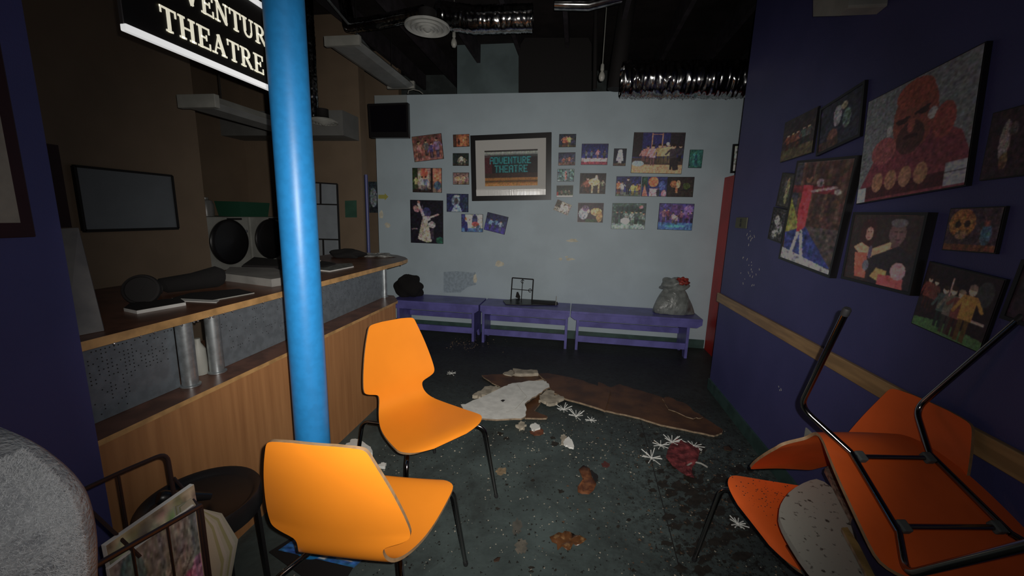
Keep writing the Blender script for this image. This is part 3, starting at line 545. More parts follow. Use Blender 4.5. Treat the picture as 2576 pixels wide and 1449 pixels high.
c = Cv(130, 140, (62, 66, 70), 43); c.poly([(.0, .9), (.15, .62), (.34, .5), (.7, .42), (.93, .58), (1, .75), (1, 1), (0, 1)], (72, 26, 34)); c.ell(.52, .32, .2, .3, (78, 34, 26)); c.ell(.5, .13, .17, .12, (85, 34, 24)); c.ell(.5, .5, .13, .14, (45, 22, 22)); c.line(.36, .33, .47, .32, .012, (30, 16, 18)); c.line(.53, .31, .64, .28, .012, (30, 16, 18)); c.ell(.41, .34, .05, .025, (32, 16, 16)); c.ell(.6, .31, .05, .025, (32, 16, 16)); c.ell(.5, .40, .035, .06, (90, 42, 34)); c.ell(.5, .49, .07, .02, (30, 12, 14)); c.ell(.29, .38, .03, .05, (90, 90, 90)); c.ell(.68, .36, .04, .05, (95, 92, 92))
c.ell(.25, .55, .13, .12, (90, 40, 42)); c.ell(.78, .45, .09, .14, (88, 34, 30)); c.rect(.08, .86, .93, .97, (42, 14, 18))
for k in range(4): c.ell(.22+.14*k, .83, .06, .09, (95, 62, 44))
c.rect(0, .86, .1, 1, (95, 105, 110)); c.rect(.84, .8, 1, .98, (90, 95, 105)); c.rect(.84, .87, 1, .88, (40, 35, 40)); c.noise(.09, 2)
picture([(2184, 245), (2456, 132), (2447, 477), (2157, 503.5)], 'right', c, 'huge red-tinted portrait poster of a person with glasses and raised hands', 6.5, frame=.004, depth=.02, name='portrait_poster', cat='poster')
c = Cv(24, 50, (32, 32, 30), 44); c.ell(.6, .5, .15, .4, (95, 90, 60)); c.ell(.4, .3, .1, .2, (50, 50, 50)); c.noise(.2)
picture([(1972, 433), (2003, 438), (1984, 523), (1950, 521)], 'right', c, 'narrow dark photo with one yellowish figure, left of the red-figure poster', 5., frame=.008, group=gr)
c = Cv(24, 50, (28, 28, 30), 45); c.noise(.3, 2); c.ell(.4, .35, .2, .15, (110, 110, 105)); c.ell(.6, .6, .25, .2, (90, 90, 88)); c.ell(.35, .8, .2, .12, (100, 98, 95)); c.noise(.35, 2)
picture([(1949, 523), (1983, 525), (1966, 613), (1930, 600)], 'right', c, 'narrow black and white photo below the narrow dark one', 5., frame=.008, group=gr)
c = Cv(90, 90, (30, 22, 22), 46); c.ell(.28, .28, .13, .22, (35, 18, 18)); c.ell(.3, .28, .06, .1, (105, 72, 62)); c.poly([(.08, .5), (.2, .42), (.38, .5), (.62, .38), (.72, .42), (.6, .52), (.4, .62), (.2, .6)], (135, 88, 62)); c.poly([(.12, .58), (.32, .56), (.36, .95), (.18, .95)], (125, 52, 40)); c.ell(.28, .13, .075, .05, (35, 18, 18)); c.line(.265, .255, .285, .255, .006, (40, 22, 20)); c.line(.31, .255, .33, .255, .006, (40, 22, 20)); c.line(.285, .335, .32, .335, .006, (90, 30, 30)); c.line(.2, .44, .26, .52, .02, (135, 88, 62)); c.ell(.63, .44, .06, .06, (140, 92, 64)); c.ell(.7, .25, .11, .17, (66, 46, 46)); c.ell(.7, .11, .11, .06, (58, 54, 58)); c.rect(.64, .38, .76, .46, (60, 40, 40)); c.line(.66, .23, .69, .23, .008, (28, 18, 20)); c.line(.73, .23, .76, .23, .008, (28, 18, 20)); c.line(.68, .34, .74, .34, .007, (35, 20, 22)); c.ell(.715, .28, .015, .04, (80, 55, 52)); c.poly([(.4, .6), (.75, .42), (.98, .55), (1, 1), (.4, 1)], (24, 20, 24)); c.poly([(.42, .9), (.5, .76), (.66, .78), (.66, .98)], (110, 85, 45)); c.poly([(.55, .85), (.88, .82), (.9, 1), (.55, 1)], (120, 42, 45)); c.ell(.8, .76, .1, .12, (125, 80, 85)); c.ell(.36, .55, .03, .1, (50, 42, 60)); c.ell(.33, .75, .05, .08, (60, 60, 70)); c.noise(.08)
picture([(2150, 533), (2336.6, 534.5), (2292, 744), (2117, 700)], 'right', c, 'photo of a long-haired person pointing beside a man in black', 7., frame=.012, depth=.03, group=gr)
c = Cv(60, 50, (30, 20, 26), 47); c.ell(.3, .35, .26, .34, (78, 46, 18)); c.ell(.22, .38, .06, .08, (25, 14, 12)); c.ell(.4, .36, .06, .08, (25, 14, 12)); c.ell(.31, .62, .12, .1, (65, 45, 30)); c.ell(.78, .6, .1, .25, (28, 45, 60)); c.ell(.78, .35, .06, .08, (60, 30, 28)); c.rect(0, .85, 1, 1, (55, 28, 16)); c.noise(.2)
picture([(2390, 517), (2524, 526), (2507, 641), (2371, 628)], 'right', c, 'photo of a golden skull-like mask and a figure in blue', 9., group=gr)
c = Cv(100, 80, (20, 13, 16), 48); c.poly([(0, .86), (0, 1), (1, 1), (1, .86), (.4, .8)], (38, 66, 34))
c.rect(.78, .62, .95, .66, (110, 90, 80)); c.ell(.85, .25, .1, .18, (30, 30, 32))
for p in ((.1, .7, .5, (70, 30, 26)), (.2, .72, .5, (60, 30, 26)), (.36, .9, .62, (35, 46, 44)), (.47, .95, .7, (62, 58, 50)), (.58, .95, .68, (70, 32, 28)), (.7, .97, .8, (105, 74, 26))): c.person(*p, hat=(80, 66, 56) if p[0] > .5 else None)
c.line(.42, .15, .42, .4, .012, (110, 80, 75)); c.noise(.1)
picture([(2333, 657), (2542, 703.6), (2455.6, 885), (2295, 816)], 'right', c, 'photo of costumed group on green ground, one in a yellow suit', 7., group=gr)
c = Cv(50, 60, (26, 14, 20), 49); c.ell(.4, .45, .12, .3, (70, 60, 60)); c.ell(.55, .3, .1, .1, (50, 40, 40)); c.ell(.45, .75, .1, .12, (64, 46, 30)); c.noise(.2)
picture([(2489, 283), (2600, 262), (2600, 452), (2475, 440)], 'right', c, 'dark photo of a lone pale figure at the right edge of view', 7., group=gr)
c = Cv(30, 30, (28, 18, 26), 50); c.noise(.2)
picture([(2562, 640), (2700, 690), (2650, 850), (2533, 800)], 'right', c, 'dark framed picture cut off by the right edge below the lone figure', 5., frame=.012, group=gr)
# wall plates
def plate(q, label, name, m_):
    P = [Vector(at(x, y, 0, 1.332)) for x, y in q]; ys = [p.y for p in P]; zs = [p.z for p in P]; y0, y1, z0, z1 = min(ys), max(ys), min(zs), max(zs)
    t = thing(name, label, 'switch' if 'switch' in name else 'socket', (1.34, (y0+y1)/2, (z0+z1)/2))
    MB().box((1.332, y0, z0), (1.34, y1, z1)).obj('cover_plate', m_, t, bevel=.002)
    for k in (.3, .7):
        z = z0+(z1-z0)*k; MB().box((1.329, (y0+y1)/2-.014, z-.014), (1.333, (y0+y1)/2+.014, z+.014)).obj('rocker' if 'switch' in name else 'outlet_face', M_rub if 'switch' in name else M_lwhite, t, bevel=.001)
    rebase(t)
plate([(1852, 547), (1876, 575)], 'olive-brown switch plate near the corner of the purple wall', 'light_switch', mat('olive_plate', (.10, .10, .05), .5))
plate([(2026, 1075), (2063, 1142)], 'white electrical outlet low on the purple wall behind the raised chair leg', 'wall_outlet', M_lwhite)
tag(MB().prism([Vector(at(x, y, 0, 1.338)) for x, y in ((2130, -30), (2240, -60), (2232, 14), (2205, 36), (2130, 38))], (-.16, 0, 0)).obj('wall_speaker', M_lwhite, bevel=.01), 'beige box high on the purple wall at the top of the photo', 'wall box')
# ---------------------------------------------------------------- red locker behind the corner
t = thing('red_locker', 'tall red metal locker between the grey wall and the purple wall corner', 'locker', (1.98, 4.92, 0))
MB().box((1.668, 4.78, 0), (2.3, 5.08, 2.07)).obj('carcass', M_red, t)
for k in range(5):
    z0 = .05+k*.4; d = MB().box((1.675, 4.765, z0), (2.29, 4.78, z0+.385)).obj('door', M_red, t, bevel=.003)
    MB().tube([(1.75+.02*math.cos(a), 4.758, z0+.2+.02*math.sin(a)) for a in np.linspace(0, 2*math.pi, 13)], .004, 6).obj('ring_handle', M_lwhite if k == 3 else M_black, d)
rebase(t)
# ---------------------------------------------------------------- sign
sg = thing('hanging_sign', 'black hanging sign reading ADVENTURE THEATRE, behind top of blue column', 'sign', (-1.6, 1.75, 2.36))
y0, y1 = 1.30, 2.13
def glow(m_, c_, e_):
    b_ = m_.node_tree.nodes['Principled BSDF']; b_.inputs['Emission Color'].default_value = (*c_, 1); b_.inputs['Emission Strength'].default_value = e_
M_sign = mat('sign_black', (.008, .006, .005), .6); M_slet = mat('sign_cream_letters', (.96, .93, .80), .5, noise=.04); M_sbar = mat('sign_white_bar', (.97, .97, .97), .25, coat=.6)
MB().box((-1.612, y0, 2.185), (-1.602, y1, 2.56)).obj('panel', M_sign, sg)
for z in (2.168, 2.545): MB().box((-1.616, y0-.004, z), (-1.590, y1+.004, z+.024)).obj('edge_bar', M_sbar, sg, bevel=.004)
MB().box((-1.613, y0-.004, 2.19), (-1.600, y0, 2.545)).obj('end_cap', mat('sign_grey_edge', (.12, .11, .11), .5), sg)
for y in (1.45, 1.98): MB().tube([(-1.607, y, 2.555), (-1.607, y, H)], .006, 8).obj('hanging_rod', M_blackm, sg)
glow(M_slet, (1, .95, .75), .55); glow(M_sbar, (1, 1, 1), .6)  # emission added for torch light sent back by the unlit letters and bars
def seg(a, b_, t): # thick line polygon
    a = Vector(a); b_ = Vector(b_); d = (b_-a).normalized(); n = Vector((-d.y, d.x))*t/2; return [a-n, b_-n, b_+n, a+n]
def R_(x0, y0_, x1, y1_): return [Vector((x0, y0_)), Vector((x1, y0_)), Vector((x1, y1_)), Vector((x0, y1_))]
ST, TH, SF = .17, .085, .26
def foot(x, y, w=SF): return R_(x-w/2, y-TH/2, x+w/2, y+TH/2)
def ringseg(cx, cy, rx, ry, a0, a1, t, tt, n=12):
    out = []
    for i in range(n):
        A, B = a0+(a1-a0)*i/n, a0+(a1-a0)*(i+1)/n
        out.append([Vector((cx+rx*math.cos(q), cy+ry*math.sin(q))) for q in (A, B)]+[Vector((cx+(rx-t)*math.cos(q), cy+(ry-tt)*math.sin(q))) for q in (B, A)])
    return out
def letter(ch):
    L = TH/2
    if ch == 'T': return .82, [R_(.325, 0, .495, 1), R_(0, 1-TH, .82, 1), R_(0, .70, .07, 1), R_(.75, .70, .82, 1), foot(.41, L, .36)]
    if ch == 'H': return .95, [R_(.11, 0, .28, 1), R_(.67, 0, .84, 1), R_(.2, .46, .75, .46+TH), foot(.195, L, .37), foot(.755, L, .37), foot(.195, 1-L, .37), foot(.755, 1-L, .37)]
    if ch == 'E': return .78, [R_(.11, 0, .28, 1), R_(0, 0, .78, TH), R_(0, 1-TH, .76, 1), R_(.2, .47, .56, .47+TH), R_(.52, .38, .58, .65), R_(.71, 0, .78, .3), R_(.69, .72, .76, 1)]
    if ch == 'A': return .95, [seg((.17, .05), (.47, .98), .07), seg((.44, .98), (.77, .05), .19), R_(.26, .30, .66, .30+TH*.8), foot(.15, L, .32), foot(.78, L, .36)]
    if ch == 'V': return .95, [seg((.19, .97), (.5, .04), .18), seg((.5, .04), (.8, .97), .07), foot(.19, 1-L, .38), foot(.8, 1-L, .3)]
    if ch == 'N': return .95, [R_(.14, 0, .21, 1), seg((.18, .97), (.76, .05), .18), R_(.73, 0, .80, 1), foot(.17, L, .32), foot(.12, 1-L, .24), foot(.77, 1-L, .32)]
    if ch == 'U': return .92, [R_(.11, .3, .28, 1), R_(.68, .3, .75, 1), foot(.195, 1-L, .37), foot(.72, 1-L, .32)] + ringseg(.43, .32, .32, .32, math.pi, 2*math.pi, .12, .1)
    if ch == 'D': return .88, [R_(.11, 0, .28, 1), R_(0, 0, .45, TH), R_(0, 1-TH, .45, 1)] + ringseg(.42, .5, .44, .5, -math.pi/2, math.pi/2, .17, .085)
    if ch == 'R': return .93, [R_(.11, 0, .28, 1), foot(.195, L, .37), R_(0, 1-TH, .45, 1), R_(.2, .46, .45, .46+TH), seg((.45, .48), (.78, .08), .16), R_(.72, 0, .93, TH)] + ringseg(.43, .73, .32, .27, -math.pi/2, math.pi/2, .16, .08)
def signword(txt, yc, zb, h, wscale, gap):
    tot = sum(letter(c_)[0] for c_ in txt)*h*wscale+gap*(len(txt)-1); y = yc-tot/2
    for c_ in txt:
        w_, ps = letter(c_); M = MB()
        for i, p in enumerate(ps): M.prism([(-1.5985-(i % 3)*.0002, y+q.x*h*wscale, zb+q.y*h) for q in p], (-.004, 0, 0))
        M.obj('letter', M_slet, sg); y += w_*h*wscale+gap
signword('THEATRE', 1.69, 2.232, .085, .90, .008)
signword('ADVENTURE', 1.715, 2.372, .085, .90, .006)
rebase(sg)
# ---------------------------------------------------------------- TV on wall corner
t = thing('television', 'small black flat television mounted at the top left of the grey wall', 'television', (-2.2, 4.6, 2.62))
def ppl(q, ax, v): return [Vector(at(x, y, ax, v)) for x, y in q]
MB().prism(ppl([(925, 261), (1026, 258), (1028, 346), (930, 346)], 1, 4.60), (0, .05, 0)).obj('housing', M_black, t, bevel=.004)
MB().prism(ppl([(930, 266), (1021, 263), (1023, 332), (934, 332)], 1, 4.598), (0, .004, 0)).obj('screen', mat('tv_glass', (.006, .005, .008), .15), t)
MB().box((-2.35, 4.64, 2.58), (-2.22, 5.1, 2.68)).obj('wall_bracket', M_blackm, t); rebase(t)
tag(MB().prism(ppl([(944, 241), (1024, 239), (1024, 258), (944, 260)], 1, 5.095), (0, -.01, 0)).obj('wall_plate', mat('pale_plate', (.33, .36, .36), .6)), 'pale grey board above the television at the top of the wall', 'board')
# ---------------------------------------------------------------- black frame, bags on benches
t = thing('metal_frame', 'small square black iron frame with scroll cross standing on the middle bench', 'frame', tuple(at(1312, 760, 2, .48)))
A = Vector(at(1285, 757, 2, .485)); B = Vector(at(1338, 762, 2, .485)); ux = (B-A).normalized(); Wf = (B-A).length; hz = Vector((0, .25, 1)).normalized(); Hf = .30
q = lambda a, b_: A + ux*Wf*a + hz*Hf*b_
for a, b_ in (((0, 0), (1, 0)), ((0, 1), (1, 1)), ((0, 0), (0, 1)), ((1, 0), (1, 1))): MB().tube([q(*a), q(*b_)], .008, 6).obj('frame_bar', M_blackm, t)
for a, b_ in (((.5, 0), (.5, 1)), ((0, .52), (1, .52))): MB().tube([q(*a), q(*b_)], .005, 6).obj('cross_bar', M_blackm, t)
for cx, cy in ((.5, .88), (.88, .52)): MB().tube([q(cx+.07*math.cos(s_), cy+.07*math.sin(s_)) for s_ in np.linspace(.3, 5.5, 12)], .004, 6).obj('scroll', M_blackm, t)
MB().prism([q(.22, .18), q(.42, .12), q(.44, .22), q(.32, .42), q(.26, .40)], ux.cross(hz)*.006).obj('plate_ornament', M_blackm, t); rebase(t)
tag(MB().prism([at(x, y, 2, .485) for x, y in ((1265, 757), (1300, 752), (1398, 758), (1400, 768), (1310, 768), (1272, 766))], (0, 0, .008)).obj('flat_tray', M_black), 'flat black tray lying on the middle bench under the iron frame', 'tray')
tag(MB().prism([at(x, y, 2, .49) for x, y in ((1336, 757), (1402, 762), (1404, 767), (1338, 763))], (0, 0, .015)).obj('folded_cloth', M_blackm), 'thin black cloth folded to the right of the iron frame on the bench', 'cloth')
tag(MB().tube([at(1398, 768, 2, .49), at(1400, 745, 1, 4.85)], .004, 6).obj('stick', M_lwhite), 'short thin white stick upright at the right end of the middle bench', 'stick')
def lump(name, label, cat, c, r, seed, m_, amp=.3, flat=None, freq=3, nu=40, nv=24, taper=0):
    v, f = blob((0, 0, 0), r, seed, amp, nu, nv, None, freq); v = [(x*(1-taper*z/r[2]), y*(1-taper*z/r[2]), z) for x, y, z in v]
    if flat is not None: v = [(x, y, max(z, flat-c[2])) for x, y, z in v]
    o = MB().add(v, f).obj(name, m_, smooth=True, angle=math.radians(60)); o.location = c
    if label: tag(o, label, cat)
    return o
lump('backpack', 'black bag slumped on the left end of the benches beside counter', 'bag', (-2.13, 4.88, .60), (.19, .13, .15), 3, mat('black_fabric', (.008, .007, .007), .95, bump=.4, bscale=30), .22, .482)
gb = mat('grey_bin_liner', (.26, .28, .27), .3, noise=.35, scale=14, bump=.9, bscale=26)
t = thing('bin_bag', 'full grey plastic bin bag on the right end of the benches', 'bag', (1.16, 4.88, .48))
o = lump('bag_body', None, None, (.04, 0, .12), (.215, .13, .24), 12, gb, .16, .003, 3, 64, 40, .42); o.parent = t
o = lump('bag_neck', None, None, (.03, .02, .33), (.15, .10, .085), 15, gb, .25, None, 4, 40, 24); o.parent = t
o = lump('red_net', 'red net showing at the top of the bag', None, (.11, -.03, .385), (.07, .06, .045), 18, mat('red_net_plastic', (.45, .05, .035), .5, noise=.6, scale=60), .4, None, 4); o.parent = t
# ---------------------------------------------------------------- floor debris
def slab(name, pts, z, th, m_, label=None, cat=None, m2=None, group=None, jag=0, parent=None, lift=None):
    rr_ = random.Random(hash(name+str(pts[0][0])) % 1000 if False else int(pts[0][0]*7+pts[0][1])); Q = []
    for i, (x, y) in enumerate(pts):
        Q.append((x, y))
        if jag:
            nx, ny = pts[(i+1) % len(pts)]
            for k in (.25, .5, .75): Q.append((x+(nx-x)*k+rr_.gauss(0, jag), y+(ny-y)*k+rr_.gauss(0, jag*.7)))
    P = [Vector(at(x, y, 2, z)) for x, y in Q]
    if lift:
        cx = sum((p for p in P), Vector())/len(P)
        for p in P: p.z += lift*(p-cx).dot(Vector((0, 1, 0)))
    o = MB().prism([p+Vector((0, 0, 0)) for p in P], (0, 0, -th), 0, 1 if m2 else None).obj(name, [m_, m2] if m2 else m_, parent)
    if label: tag(o, label, cat, group)
    return o
def c3(pts): return [(1100+x*.3928, 880+y*.3928) for x, y in pts]
slab('fallen_board', c3([(1030, 205), (1110, 240), (1170, 218), (1260, 250), (1430, 300), (1560, 345), (1690, 420), (1830, 510), (1825, 530), (1775, 548), (1640, 522), (1430, 478), (1250, 425), (1060, 385), (1000, 350)]), .016, .014, M_brown, 'long wet brown board fallen across the floor towards the purple wall', 'board', M_brown2, jag=.8)
slab('fallen_board', c3([(640, 150), (720, 152), (890, 185), (1050, 240), (1110, 250), (1075, 390), (1020, 368), (800, 305), (730, 255), (690, 190)]), .034, .016, M_brown, 'shorter wet brown board overlapping the long one, right of white plasterboard', 'board', M_brown2, jag=1.2)
slab('fallen_board', c3([(285, 162), (420, 155), (640, 158), (680, 185), (560, 205), (420, 245), (350, 210)]), .020, .012, M_brown, 'triangular brown board behind the white plasterboard', 'board', M_brown2, jag=.8)
slab('fallen_board', c3([(1440, 312), (1480, 300), (1600, 350), (1700, 430), (1640, 440), (1480, 380)]), .024, .007, M_brown, 'ragged brown scrap lying on the right end of the long board', 'board', M_brown2, jag=2)
slab('fallen_board', c3([(570, 345), (640, 300), (660, 270), (665, 330), (620, 390), (705, 425), (700, 436), (560, 436)]), .018, .014, M_brown, 'small brown board sticking out right of the white plasterboard', 'board', M_brown2, jag=.8)
slab('plaster_sheet', c3([(150, 350), (180, 348), (290, 300), (430, 232), (480, 213), (560, 203), (680, 194), (712, 215), (720, 238), (650, 280), (575, 330), (560, 345), (572, 385), (565, 425), (540, 440), (330, 442), (200, 430)]), .060, .013, M_plas, 'large white broken plasterboard sheet with a small hole, lying on floor', 'plasterboard', M_brown2, jag=1.0)
slab('hole', c3([(405, 324), (420, 318), (436, 322), (420, 334)]), .0605, .002, M_blackm, 'small dark hole in the plasterboard', 'hole', parent=None)
o = bpy.data.objects['hole']; ps = bpy.data.objects['plaster_sheet']; o.parent = ps
for k_ in ('label', 'category'): 
    if k_ in o: del o[k_]
cr = MB(); pts = [Vector(at(x, y, 2, .0605)) for x, y in c3([(512, 222), (540, 262), (575, 300), (500, 380), (440, 400)])]
for a, b_ in zip(pts, pts[1:]):
    n_ = (b_-a).normalized().cross(Vector((0, 0, 1)))*.0012; cr.add([a-n_, b_-n_, b_+n_, a+n_], [(0, 1, 2, 3)])
cr.obj('crack', M_plas2, ps)
slab('plaster_piece', c3([(225, 290), (260, 265), (330, 232), (380, 228), (400, 240), (330, 275), (280, 300)]), .035, .03, M_plas2, 'beige crumbling plaster lump at the left end of the white sheet', 'plaster', jag=2)
slab('plaster_piece', c3([(485, 118), (560, 128), (640, 128), (648, 150), (560, 152), (495, 150)]), .05, .03, M_plas2, 'beige plaster bar behind the triangular brown board', 'plaster', jag=1)
slab('plaster_piece', c3([(655, 290), (700, 255), (770, 290), (810, 300), (770, 335), (700, 340), (650, 322)]), .045, .025, M_plas2, 'pale plaster chunk to the right of the white sheet', 'plaster', jag=2.5)
slab('plaster_piece', c3([(420, 150), (480, 128), (500, 158), (450, 160)]), .03, .02, M_plas2, 'small plaster flake left of the beige plaster bar', 'plaster', jag=2)
slab('plaster_piece', c3([(500, 480), (545, 460), (572, 478), (560, 500), (530, 508)]), .02, .018, M_plas2, 'knobbly beige plaster crumb just below the white sheet', 'plaster', jag=3)
slab('plaster_piece', c3([(595, 480), (625, 466), (655, 476), (658, 500), (620, 518), (600, 500)]), .022, .012, M_plas, 'white plaster flake resting on a rust-brown leaf scrap', 'plaster', jag=2)
slab('leaf_scrap', c3([(590, 520), (650, 500), (682, 515), (680, 535), (620, 548)]), .008, .005, mat('rust_leaf', (.22, .07, .03), .6, noise=.4, scale=20), 'rust-brown leaf scrap under the white plaster flake', 'leaf', jag=2)
slab('plaster_piece', c3([(806, 590), (840, 554), (860, 572), (876, 612), (872, 628), (820, 612)]), .02, .012, M_plas, 'bright white pointed plaster chip in the middle of floor', 'plaster', jag=1)
slab('leaf_scrap', c3([(788, 560), (806, 540), (830, 552), (812, 600), (795, 600)]), .012, .01, M_plas2, 'beige ragged scrap touching the white pointed chip', 'scrap', jag=2)
slab('plaster_piece', [(868, 1120), (885, 1104), (905, 1103), (915, 1112), (932, 1125), (936, 1138), (920, 1142), (870, 1132)], .035, .03, M_plas, 'rough white plaster lump between the blue column and the chair', 'plaster', jag=2)
slab('plaster_piece', [(945, 1172), (960, 1163), (972, 1164), (968, 1174)], .02, .018, M_plas, 'white plaster scrap just beyond the nearest orange chair', 'plaster', jag=1)
slab('leaf_scrap', c3([(372, 778), (390, 758), (436, 752), (440, 790), (405, 800)]), .008, .006, mat('tan_scrap', (.30, .22, .13), .7, noise=.4, scale=30), 'tan scrap on the floor right of the chair leg', 'scrap', jag=1.5)
slab('leaf_scrap', c3([(1052, 725), (1075, 712), (1105, 728), (1095, 748), (1060, 748)]), .006, .005, mat('maroon_scrap', (.10, .03, .025), .6), 'small dark red scrap above the curled brown leaf', 'scrap', jag=1.5)
def star(cx, cy, r, n, seed, label, z=.012, spread=1., a0=0, a1=2*math.pi, zup=.02):
    rr_ = random.Random(seed); P = Vector(at(cx, cy, 2, z)); M = MB()
    t = thing('plastic_starburst', label, 'starburst', P, 'white plastic starbursts on the floor')
    M.lathe([(.002, -.008), (.009, -.006), (.010, .004), (.006, .008), (.001, .009)], 12).obj('hub', M_white, t, smooth=True)
    for k in range(n):
        a = a0+(a1-a0)*(k+rr_.uniform(-.25, .25))/n; e = rr_.uniform(0, zup*40)*math.pi/180; L = r*rr_.uniform(.7, 1.1)
        d = Vector((math.cos(a)*math.cos(e), math.sin(a)*math.cos(e), math.sin(e)))
        MB().tube([d*.007, d*L*.6, d*L], [.0022, .003, .0032], 6).obj('spoke', M_white, t)
star(1418, 1030, .078, 13, 1, 'white spoked starburst with open fan, left of the pair by boards', zup=.9)
star(1449, 1047, .080, 12, 2, 'brightest white spoked starburst, touching the open fan one', zup=.9)
star(1487, 1057, .05, 8, 3, 'small crushed white starburst right of the bright pair', zup=.3)
star(1639, 1152, .078, 12, 4, 'white starburst on bare floor left of the red cloth', zup=.9)
star(1690, 1112, .072, 14, 5, 'white starburst lying over the top of the red cloth', zup=.8)
star(1662, 1120, .06, 9, 6, 'thin white starburst up left of the red cloth', zup=.3)
star(1745, 1122, .075, 12, 7, 'loose scattered white starburst right of the red cloth', zup=.2)
star(1136, 939, .06, 8, 8, 'flattened white starburst on its own behind the far chair', zup=.2)
star(1856, 1318, .05, 12, 9, 'white starburst beside the dirty orange chair edge', zup=.8)
cl = MB(); rr_ = random.Random(2)
def cloth(px, cols=18, rows=9, hgt=.03, seed=3, close=.02):
    # ribbon between left and right pixel edges, crumpled
    r2 = np.random.RandomState(seed); V = []; n = len(px)
    for j in range(rows*3+1):
        t = j/(rows*3)*(n-1); i = min(int(t), n-2); u = t-i
        L = np.array(px[i][0])*(1-u)+np.array(px[i+1][0])*u; Rr = np.array(px[i][1])*(1-u)+np.array(px[i+1][1])*u
        for k in range(cols+1):
            s_ = k/cols; x, y = L*(1-s_)+Rr*s_; z = .004+hgt*math.sin(math.pi*s_)**.6*(.6+.4*math.sin(5*s_+j*.5)*math.cos(j*.9)) + abs(r2.normal(0, .004))
            V.append(tuple(at(x, y, 2, z)))
    g = lambda i, j: j*(cols+1)+i
    return MB().add(V, [(g(i, j), g(i+1, j), g(i+1, j+1), g(i, j+1)) for j in range(rows*3) for i in range(cols)])
o = cloth([((1698, 1102), (1722, 1110)), ((1680, 1130), (1762, 1125)), ((1675, 1150), (1755, 1160)), ((1692, 1172), (1740, 1178)), ((1712, 1188), (1742, 1192)), ((1728, 1198), (1748, 1203))]).obj('red_cloth', mat('dusty_red_cloth', (.26, .045, .05), .8, scale=18, c2=(.09, .012, .015), bump=.3), smooth=True, angle=3)
tag(o, 'crumpled dusty dark red cloth on the floor among white starbursts', 'cloth')
tag(MB().tube([at(x, y, 2, .012) for x, y in c3([(1598, 745), (1620, 728), (1655, 720), (1690, 728), (1715, 742), (1730, 752)])], .006, 8).obj('curved_tube', M_lwhite, smooth=True), 'curved grey-white plastic tube on the floor by the red cloth', 'tube')
# leaves
def leaf(pts, m_, label, hg=.02, seed=1):
    P = [Vector(at(x, y, 2, .003)) for x, y in pts]; c_ = sum(P, Vector())/len(P); M = MB(); r2 = random.Random(seed); n = len(P)
    ring = [p+Vector((0, 0, r2.uniform(0, hg))) for p in P]; mid = [c_*.5+p*.5+Vector((0, 0, r2.uniform(0, hg*.6))) for p in P]
    V = ring+mid+[c_+Vector((0, 0, .004))]
    M.add(V, [(i, (i+1) % n, n+(i+1) % n, n+i) for i in range(n)]+[(n+i, n+(i+1) % n, 2*n) for i in range(n)])
    o = M.obj('fallen_leaf', m_, smooth=True, angle=2.); s_ = o.modifiers.new('solid', 'SOLIDIFY'); s_.thickness = .0012
    tag(o, label, 'leaf', 'fallen leaves'); return o
ML = mat('brown_leaf', (.22, .085, .035), .5, scale=30, c2=(.11, .038, .018)); ML2 = mat('wet_oak_leaf', (.12, .05, .02), .25, scale=30, c2=(.42, .24, .10), lo_=.5, hi_=.72)
leaf(c3([(905, 770), (935, 762), (975, 780), (990, 820), (1018, 875), (1000, 915), (970, 945), (925, 948), (900, 915), (898, 880), (925, 860), (935, 830), (910, 800)]), ML, 'large curled brown leaf in the middle of the floor', .03, 1)
slab('dark_scrap', c3([(975, 780), (990, 768), (1030, 805), (1020, 850), (1000, 845), (995, 810)]), .004, .003, M_blackm, 'black scrap against the right side of the curled brown leaf', 'scrap', jag=1)
leaf(c3([(718, 1216), (750, 1205), (775, 1190), (800, 1200), (815, 1180), (845, 1190), (870, 1178), (885, 1200), (915, 1215), (955, 1232), (930, 1262), (890, 1262), (870, 1255), (850, 1290), (830, 1300), (800, 1275), (770, 1285), (765, 1250), (735, 1240)]), ML2, 'lobed shiny oak leaf near the bottom middle of the floor', .025, 5)
leaf(c3([(360, 1350), (385, 1330), (405, 1335), (395, 1355), (365, 1368)]), mat('dark_leaf', (.05, .025, .015), .6), 'tiny dark leaf near the nearest chair\'s front leg', .01, 7)
leaf(c3([(1830, 618), (1870, 622), (1895, 640), (1880, 655), (1840, 645)]), mat('dark_leaf', (.05, .025, .015), .6), 'small dark leaf by the purple wall baseboard', .01, 8)
# specks
def specks(n, m_, name, label, size, dist, seed, zf=.5):
    r2 = random.Random(seed); M = MB()
    for _ in range(n):
        x, y = dist(r2)
        if not (-1.45 < x < 1.3 and .6 < y < 5.0): continue
        s_ = size*min(2.0, math.exp(r2.gauss(0, .5))); a = r2.uniform(0, 6.3); k = r2.uniform(.4, 1); z = .001+s_*zf*r2.uniform(.3, 1)
        q = [(x+s_*math.cos(a+i*2.1+r2.uniform(-.3, .3))*(k if i % 2 else 1), y+s_*math.sin(a+i*2.1+r2.uniform(-.3, .3)), .0005) for i in range(3)]
        M.add(q+[(x, y, z)], [(0, 1, 3), (1, 2, 3), (2, 0, 3)])
    o = M.obj(name, m_); tag(o, label, 'debris', kind='stuff'); return o
specks(900, M_plas2, 'pale_crumbs', 'pale plaster crumbs scattered thinly over the dark green floor', .0035, lambda r: (r.uniform(-1.2, 1.3), r.triangular(.8, 3.4, 1.6)), 1)
specks(260, M_plas2, 'pale_crumbs', 'pale plaster crumbs gathered round the fallen boards', .005, lambda r: (r.gauss(.1, .5), r.gauss(2.6, .25)), 2)
specks(9000, M_dirt, 'soil_grit', 'dark soil grit trodden over the floor, thickest along the purple wall', .0045, lambda r: (min(1.3, .95+r.gauss(0, .28)) if r.random() < .55 else r.uniform(-1.2, 1.3), r.uniform(.8, 3.6)), 3, .35)
